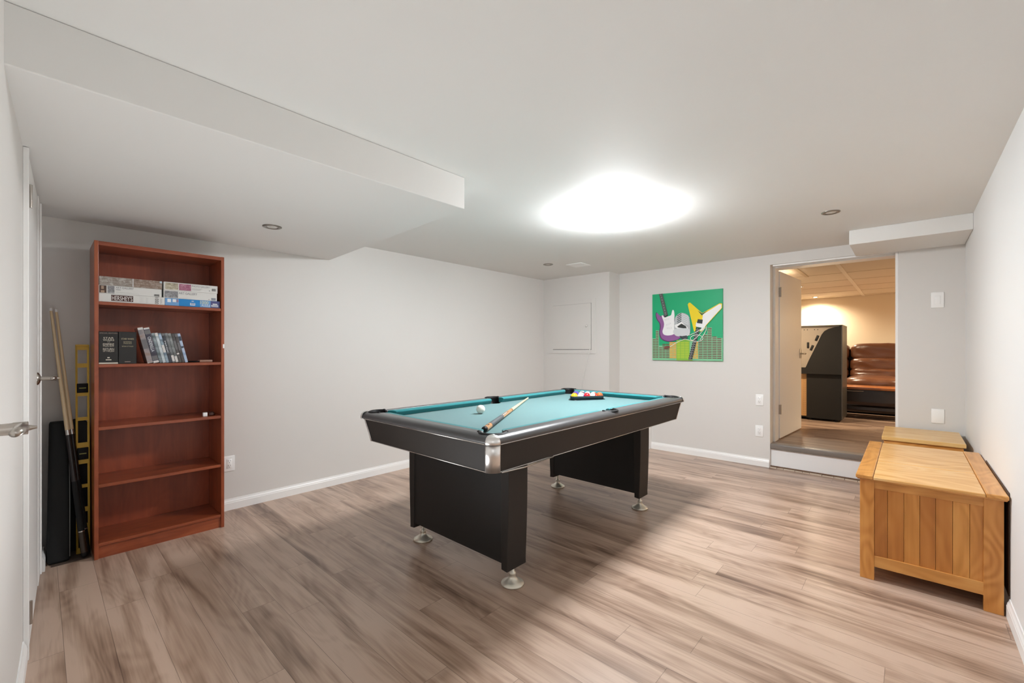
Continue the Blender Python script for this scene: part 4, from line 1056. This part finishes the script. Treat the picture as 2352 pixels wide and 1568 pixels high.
c2 = thing('cue_case', 'black case with rounded top behind the yellow level', 'cue case', (-3.655, 0.155, 0.005))
b = MB(); pr = [(0.118, 0.005), (0.205, 0.005), (0.205, 0.73), (0.195, 0.765), (0.170, 0.785), (0.140, 0.785), (0.118, 0.765)]; b.prism(pr, -3.665, -3.635, 'x'); b.build('body', M['felt_black'], c2, bevel=0.006)

# spirit level: yellow I-beam with openings
lv = thing('spirit_level', 'yellow spirit level standing upright between the cues and the bookcase', 'level', (-3.60, 0.178, 0.005))
Mx = Matrix.Translation((-3.576, 0.176, 0.006)) @ Matrix.Rotation(radians(-3.8), 4, 'Y')      # local z up, x = thickness, y = width
w = 0.027; LZ = 1.222
b = MB()
for s in (-1, 1): b.rbox(-0.011, 0.011, s * w - 0.0025, s * w + 0.0025, 0, LZ, 0.001, 1, 0, Mx)
b.box(-0.011, 0.011, -w, w, 0, 0.008, 0, Mx); b.box(-0.011, 0.011, -w, w, LZ - 0.008, LZ, 0, Mx)
b.build('rail', M['yellow'], lv)
holes = [(0.02, 0.17), (0.20, 0.36), (0.39, 0.56), (0.585, 0.615), (0.645, 0.765), (0.855 - 0.0, 0.855 + 0.0), (0.785, 0.925), (0.955, 1.02), (1.065, 1.135), (1.155, 1.205)]
openings = [(0.03, 0.14), (0.165, 0.235), (0.262, 0.375), (0.395, 0.515), (0.640, 0.770), (0.790, 0.915), (0.990, 1.085), (1.110, 1.190)]
vials = [(0.060, 0.105), (0.540, 0.610), (0.935, 0.970)]
b = MB(); zs = 0.0
solid = []; cur = 0.004
for (a, c_) in sorted(openings + vials):
    if a > cur: solid.append((cur, a))
    cur = max(cur, c_)
solid.append((cur, LZ - 0.004))
for (a, c_) in solid: b.box(-0.003, 0.003, -w, w, a, c_, 0, Mx)
for (a, c_) in openings + vials:
    for s in (-1, 1): b.box(-0.003, 0.003, s * w, s * (w - 0.007), a - 0.001, c_ + 0.001, 0, Mx)
b.build('web', M['yellow'], lv)
for (a, c_) in ((0.540, 0.610), (0.935, 0.990)):
    b = MB(); b.rbox(-0.010, 0.010, -w + 0.003, w - 0.003, a, c_, 0.003, 2, 0, Mx)
    q = b.build('vial_block', M['rubber'], lv)
    b = MB(); m_ = (a + c_) / 2; p0 = Mx @ Vector((0.0105, -0.015, m_)); p1 = Mx @ Vector((0.0105, 0.015, m_)); b.cyl(p0, p1, 0.004, n=12); b.build('vial', mat('vial_green', '8a8a4a', 0.15), q)

cue('pool_cue', (-3.478, 0.178, 0.009), (-3.680, 0.046, 1.442), 'left of the two cues leaning in the corner, black butt and silver joint', True)
cue('pool_cue', (-3.512, 0.191, 0.011), (-3.70, 0.068, 1.438), 'right of the two leaning cues, mostly behind its twin in the corner', True, 0.95, 1)

# ------------------------------------------------------------------ wooden chests
CH0, CH1, CY0_, CY1_, CZ = -0.188, 0.318, 2.925, 3.985, 0.522
ch = thing('wooden_chest', 'honey coloured wooden chest with panelled lid at the right wall', 'chest', ((CH0 + CH1) / 2, (CY0_ + CY1_) / 2, 0))
pw = 0.058
def post(x0, y0, x1, y1): b = MB(); b.box(x0, x1, y0, y1, 0, CZ); b.build('corner_post', M['pine_z'], ch, bevel=0.002)
post(CH0, CY0_, CH0 + pw, CY0_ + 0.03); post(CH1 - pw - 0.005, CY0_, CH1, CY0_ + 0.03); post(CH0, CY1_ - 0.03, CH0 + pw, CY1_); post(CH1 - pw, CY1_ - 0.03, CH1, CY1_)
for (y0, y1) in ((CY0_ + 0.002, CY0_ + 0.024), (CY1_ - 0.024, CY1_ - 0.002)):
    b = MB(); b.box(CH0 + pw, CH1 - pw, y0, y1, CZ - 0.045, CZ); b.build('top_rail', M['pine_x'], ch, bevel=0.0015)
    b = MB(); b.box(CH0 + pw, CH1 - pw, y0, y1, 0.070, 0.128); b.build('bottom_rail', M['pine_x'], ch, bevel=0.0015)
random.seed(11)
tones = [('cf8d45', 'c27d37', 'ab6827'), ('dd9d52', 'd08d43', 'b97732'), ('c98540', 'bc7733', 'a46225'), ('e2a55a', 'd8964a', 'c08138')]
slatm = [wood_material('slat_wood_%d' % i, *t_, 'z', 0.38, 0.9, 0.16, 0.2) for i, t_ in enumerate(tones)]
seq = [2, 1, 1, 0, 3, 3, 1]; tones_i = [2, 0, 1, 2, 0, 3, 1]
ws = [0.052, 0.062, 0.058, 0.056, 0.058, 0.056, 0.048]; sc_ = (CH1 - pw - CH0 - pw) / sum(ws); x = CH0 + pw
b = MB()
for i, w_ in enumerate(ws):
    b.box(x + 0.0006, x + w_ * sc_ - 0.0006, CY0_ + 0.010, CY0_ + 0.018, 0.122, CZ - 0.040, tones_i[i]); x += w_ * sc_
b.build('front_panel', slatm, ch, bevel=0.0012)
b = MB(); b.box(CH0 + pw, CH1 - pw, CY1_ - 0.018, CY1_ - 0.010, 0.122, CZ - 0.04, 0); b.build('back_panel', slatm, ch)
for x0 in (CH0 + 0.004, CH1 - 0.022):
    b = MB(); b.box(x0, x0 + 0.018, CY0_ + 0.03, CY1_ - 0.03, 0.07, CZ - 0.001); b.build('side_panel', M['pine_y'], ch)
b = MB(); b.box(CH0 + 0.01, CH1 - 0.01, CY0_ + 0.02, CY1_ - 0.02, 0.075, 0.09); b.build('bottom_board', M['pine_y'], ch)
# lid: frame, two field panels, ogee edge
LX0, LX1, LY0, LY1 = CH0 - 0.016, 0.331, CY0_ - 0.026, CY1_ + 0.02
lid = MB()
for (x0, x1, y0, y1, m) in ((LX0, LX0 + 0.070, LY0, LY1, 0), (LX1 - 0.070, LX1, LY0, LY1, 0)): lid.box(x0, x1, y0, y1, CZ + 0.004, CZ + 0.023, m)
lidp = lid.build('lid', [M['pine_y'], M['pine_x']], ch, bevel=0.004)
b = MB()
e3 = 0.0
ymid = 3.34
for (y0, y1) in ((LY0, ymid - 0.005), (ymid + 0.005, LY1)):
    b = MB(); b.box(LX0 + 0.071, LX1 - 0.071, y0, y1, CZ + 0.004, CZ + 0.0185); b.build('lid_field', M['pale_x'], lidp, bevel=0.003)
b = MB(); b.rbox(LX0 + 0.006, LX1 - 0.004, LY0 + 0.006, LY1 - 0.006, CZ - 0.003, CZ + 0.006, 0.003, 2); b.build('lid_moulding', M['pine_x'], lidp)

# pale blanket box behind it
K0, K1, KY0, KY1, KZ = -0.150, 0.300, 4.36, 4.955, 0.505
kb = thing('blanket_box', 'paler wooden blanket box behind the honey chest, under the blank wall plate', 'box', ((K0 + K1) / 2, (KY0 + KY1) / 2, 0))
b = MB(); b.box(K0, K1, KY0, KY1, KZ, KZ + 0.028); b.build('lid', M['pale2'], kb, bevel=0.003)
b = MB(); b.box(K0 + 0.012, K1 - 0.012, KY0 + 0.012, KY1 - 0.01, 0.0, KZ - 0.001); b.build('body', M['pine_x'], kb, bevel=0.002)
b = MB(); b.cyl((0.166, KY0 + 0.0125, KZ - 0.038), (0.166, KY0 + 0.0110, KZ - 0.038), 0.006, n=14); b.build('knot', mat('knot_brown', '7a4a1f', 0.5), kb)
# dark board leaning between chest and wall
b = MB(); b.rbox(0.3325, 0.3365, 2.94, 3.72, 0.09, 0.553, 0.0015, 1)
tag(b.build('leaning_board', mat('dark_brown_board', '4a3224', 0.5), origin=(0.3345, 3.3, 0.09)), 'thin dark brown board upright between the honey chest and the right wall', 'board')

# ------------------------------------------------------------------ next room furniture
def puff(name, x0, x1, y0, y1, z0, z1, m, parent, e=0.45, wr=0.012, sd=0.0, nx=22):
    bm = bmesh.new(); bmesh.ops.create_cube(bm, size=2); bmesh.ops.subdivide_edges(bm, edges=bm.edges[:], cuts=11, use_grid_fill=True)
    cx, cy2, cz = (x0 + x1) / 2, (y0 + y1) / 2, (z0 + z1) / 2; hx, hy, hz = (x1 - x0) / 2, (y1 - y0) / 2, (z1 - z0) / 2
    for v_ in bm.verts:
        p = v_.co.copy(); r = (abs(p.x) ** 5 + abs(p.y) ** 5 + abs(p.z) ** 5) ** (1 / 5); k = 1.0 / max(r, 1e-6)
        q = Vector((p.x * k, p.y * k, p.z * k))
        k2 = 1 - e * 0.12 * (abs(q.x) ** 4 * abs(q.z) ** 2)
        w_ = noise.noise(Vector((q.x * 2.2 * hx / 0.3 + sd, q.y * 2, q.z * 1.6 + sd * 3))) * wr + noise.noise(Vector((q.x * 14 + sd, q.y * 3, q.z * 2))) * wr * 0.5 * abs(q.x) 
        v_.co = Vector((cx + q.x * hx * k2 + w_ * 0.3, cy2 + q.y * hy * k2 - w_, cz + q.z * hz * k2 + w_ * 0.6))
    b = MB(); b.bm(bm, 0, True); return b.build(name, m, parent)
sf = thing('leather_sofa', 'brown leather reclining sofa against the back wall of the next room', 'sofa', (-0.7, 8.9, F2))
b = MB(); b.rbox(-1.95, 0.55, 8.20, 9.45, F2 + 0.02, F2 + 0.30, 0.03, 3); b.build('base', M['leather_dark'], sf)
b = MB(); b.rbox(-1.95, 0.55, 9.20, 9.50, F2 + 0.28, 1.20, 0.05, 3); b.build('frame_back', M['leather_dark'], sf)
for i, (x0, x1) in enumerate(((-1.34, -0.715), (-0.705, 0.01))):
    s_ = i * 5.3
    puff('head_cushion', x0, x1, 8.96, 9.36, 1.005, 1.292, M['leather'], sf, sd=s_, wr=0.014)
    puff('back_cushion', x0, x1, 8.86, 9.34, 0.825, 1.062, M['leather'], sf, sd=s_ + 1, wr=0.020)
    puff('lumbar_cushion', x0 + 0.005, x1, 8.78, 9.30, 0.715, 0.893, M['leather'], sf, sd=s_ + 2, wr=0.020)
    puff('seat_cushion', x0 - 0.02, x1 - 0.0, 8.15, 9.00, 0.50, 0.790, M['leather'], sf, sd=s_ + 3, wr=0.014)
for (x0, x1) in ((-1.62, -1.36), (0.03, 0.30)): puff('armrest', x0, x1, 8.15, 9.30, F2 + 0.1, 0.88, M['leather'], sf, sd=x0)

ct = thing('coffee_table', 'wooden coffee table in front of the leather sofa in the next room', 'coffee table', (-0.5, 7.9, F2))
b = MB(); b.rbox(-1.45, 0.42, 7.60, 8.02, 0.642, 0.678, 0.005, 2); b.build('table_top', M['tabletop'], ct)
b = MB(); b.box(-1.38, 0.35, 7.66, 7.98, 0.47, 0.641); b.build('table_apron', M['darkwood'], ct)
for x in (-1.38, 0.29):
    for y in (7.66, 7.92):
        b = MB(); b.box(x, x + 0.06, y, y + 0.06, F2, 0.47); b.build('leg', M['darkwood'], ct)
b = MB(); b.box(-1.32, 0.29, 7.67, 7.95, 0.36, 0.40); b.build('lower_shelf', M['darkwood'], ct)
b = MB(); b.tube([(-0.9, 7.655, 0.612), (-0.45, 7.655, 0.618)], 0.004, 6); b.build('drawer_pull', M['silver'], ct)

# arcade style cabinet
am = thing('game_cabinet', 'tall black game machine cabinet behind the open door in the next room', 'game cabinet', (-1.0, 7.2, F2))
my = 7.0
b = MB(); b.box(-1.60, -0.632, my + 0.02, my + 0.54, 0.90, 1.505); b.build('upper_body', M['machine'], am, bevel=0.004)
b = MB(); b.box(-1.60, -0.640, my + 0.06, my + 0.54, F2 + 0.03, 0.90); b.build('lower_body', M['machine'], am, bevel=0.004)
b = MB(); b.box(-1.60, -0.66, my + 0.012, my + 0.02, 0.95, 1.500); mp = b.build('metal_panel', M['machine_metal'], am)
prf = [(-1.075, 0.92), (-1.02, 0.955), (-0.985, 1.05), (-0.935, 1.17), (-0.885, 1.29), (-0.845, 1.39), (-0.815, 1.435), (-0.77, 1.465), (-0.70, 1.485), (-0.628, 1.493), (-0.628, 0.865), (-1.10, 0.865)]
b = MB(); b.prism(prf, my - 0.016, my + 0.014, 'y'); b.build('side_panel', M['machine'], am, bevel=0.002)
b = MB(); b.box(-1.60, -0.624, my - 0.02, my + 0.55, 1.500, 1.512); b.box(-0.634, -0.624, my - 0.02, my + 0.54, F2 + 0.045, 1.50); b.build('edge_trim', mat('machine_edge', '34302b', 0.4), am)
for (x, z_, ang, l_) in ((-0.898, 1.345, 0.35, 0.075), (-0.955, 1.215, 0.35, 0.075)):
    R_ = Matrix.Translation((x, my + 0.008, z_)) @ Matrix.Rotation(ang, 4, 'Y'); b = MB(); b.rbox(-0.014, 0.014, -0.004, 0.006, -l_ / 2, l_ / 2, 0.003, 2, M=R_); b.build('slot', M['rubber'], mp)
b = MB(); b.rbox(-1.01, -0.985, my + 0.002, my + 0.014, 1.21, 1.29, 0.008, 3); b.build('latch', M['rubber'], mp)
b = MB()
for x in (-1.04, -1.005, -0.925, -0.89): b.cyl((x, my + 0.0115, 1.458), (x, my + 0.0125, 1.458), 0.006, n=10)
b.build('screws', M['rubber'], mp)
b = MB(); b.box(-1.60, -1.015, my + 0.045, my + 0.06, F2 + 0.05, 0.885)
for k in range(24):
    for x in (-1.05, -1.03): b.cyl((x, my + 0.0452, F2 + 0.08 + k * 0.025), (x, my + 0.0445, F2 + 0.08 + k * 0.025), 0.003, n=8, m=1)
b.build('hardboard_panel', [M['pegboard'], M['rubber']], am)
b = MB(); b.box(-1.018, -0.64, my + 0.03, my + 0.06, F2 + 0.03, 0.87); b.build('lower_panel', M['machine'], am)
for x in (-1.5, -0.98, -0.70):
    b = MB(); b.cyl((x, my + 0.09, F2), (x, my + 0.09, F2 + 0.035), 0.022, n=16); b.build('foot', M['rubber'], am)
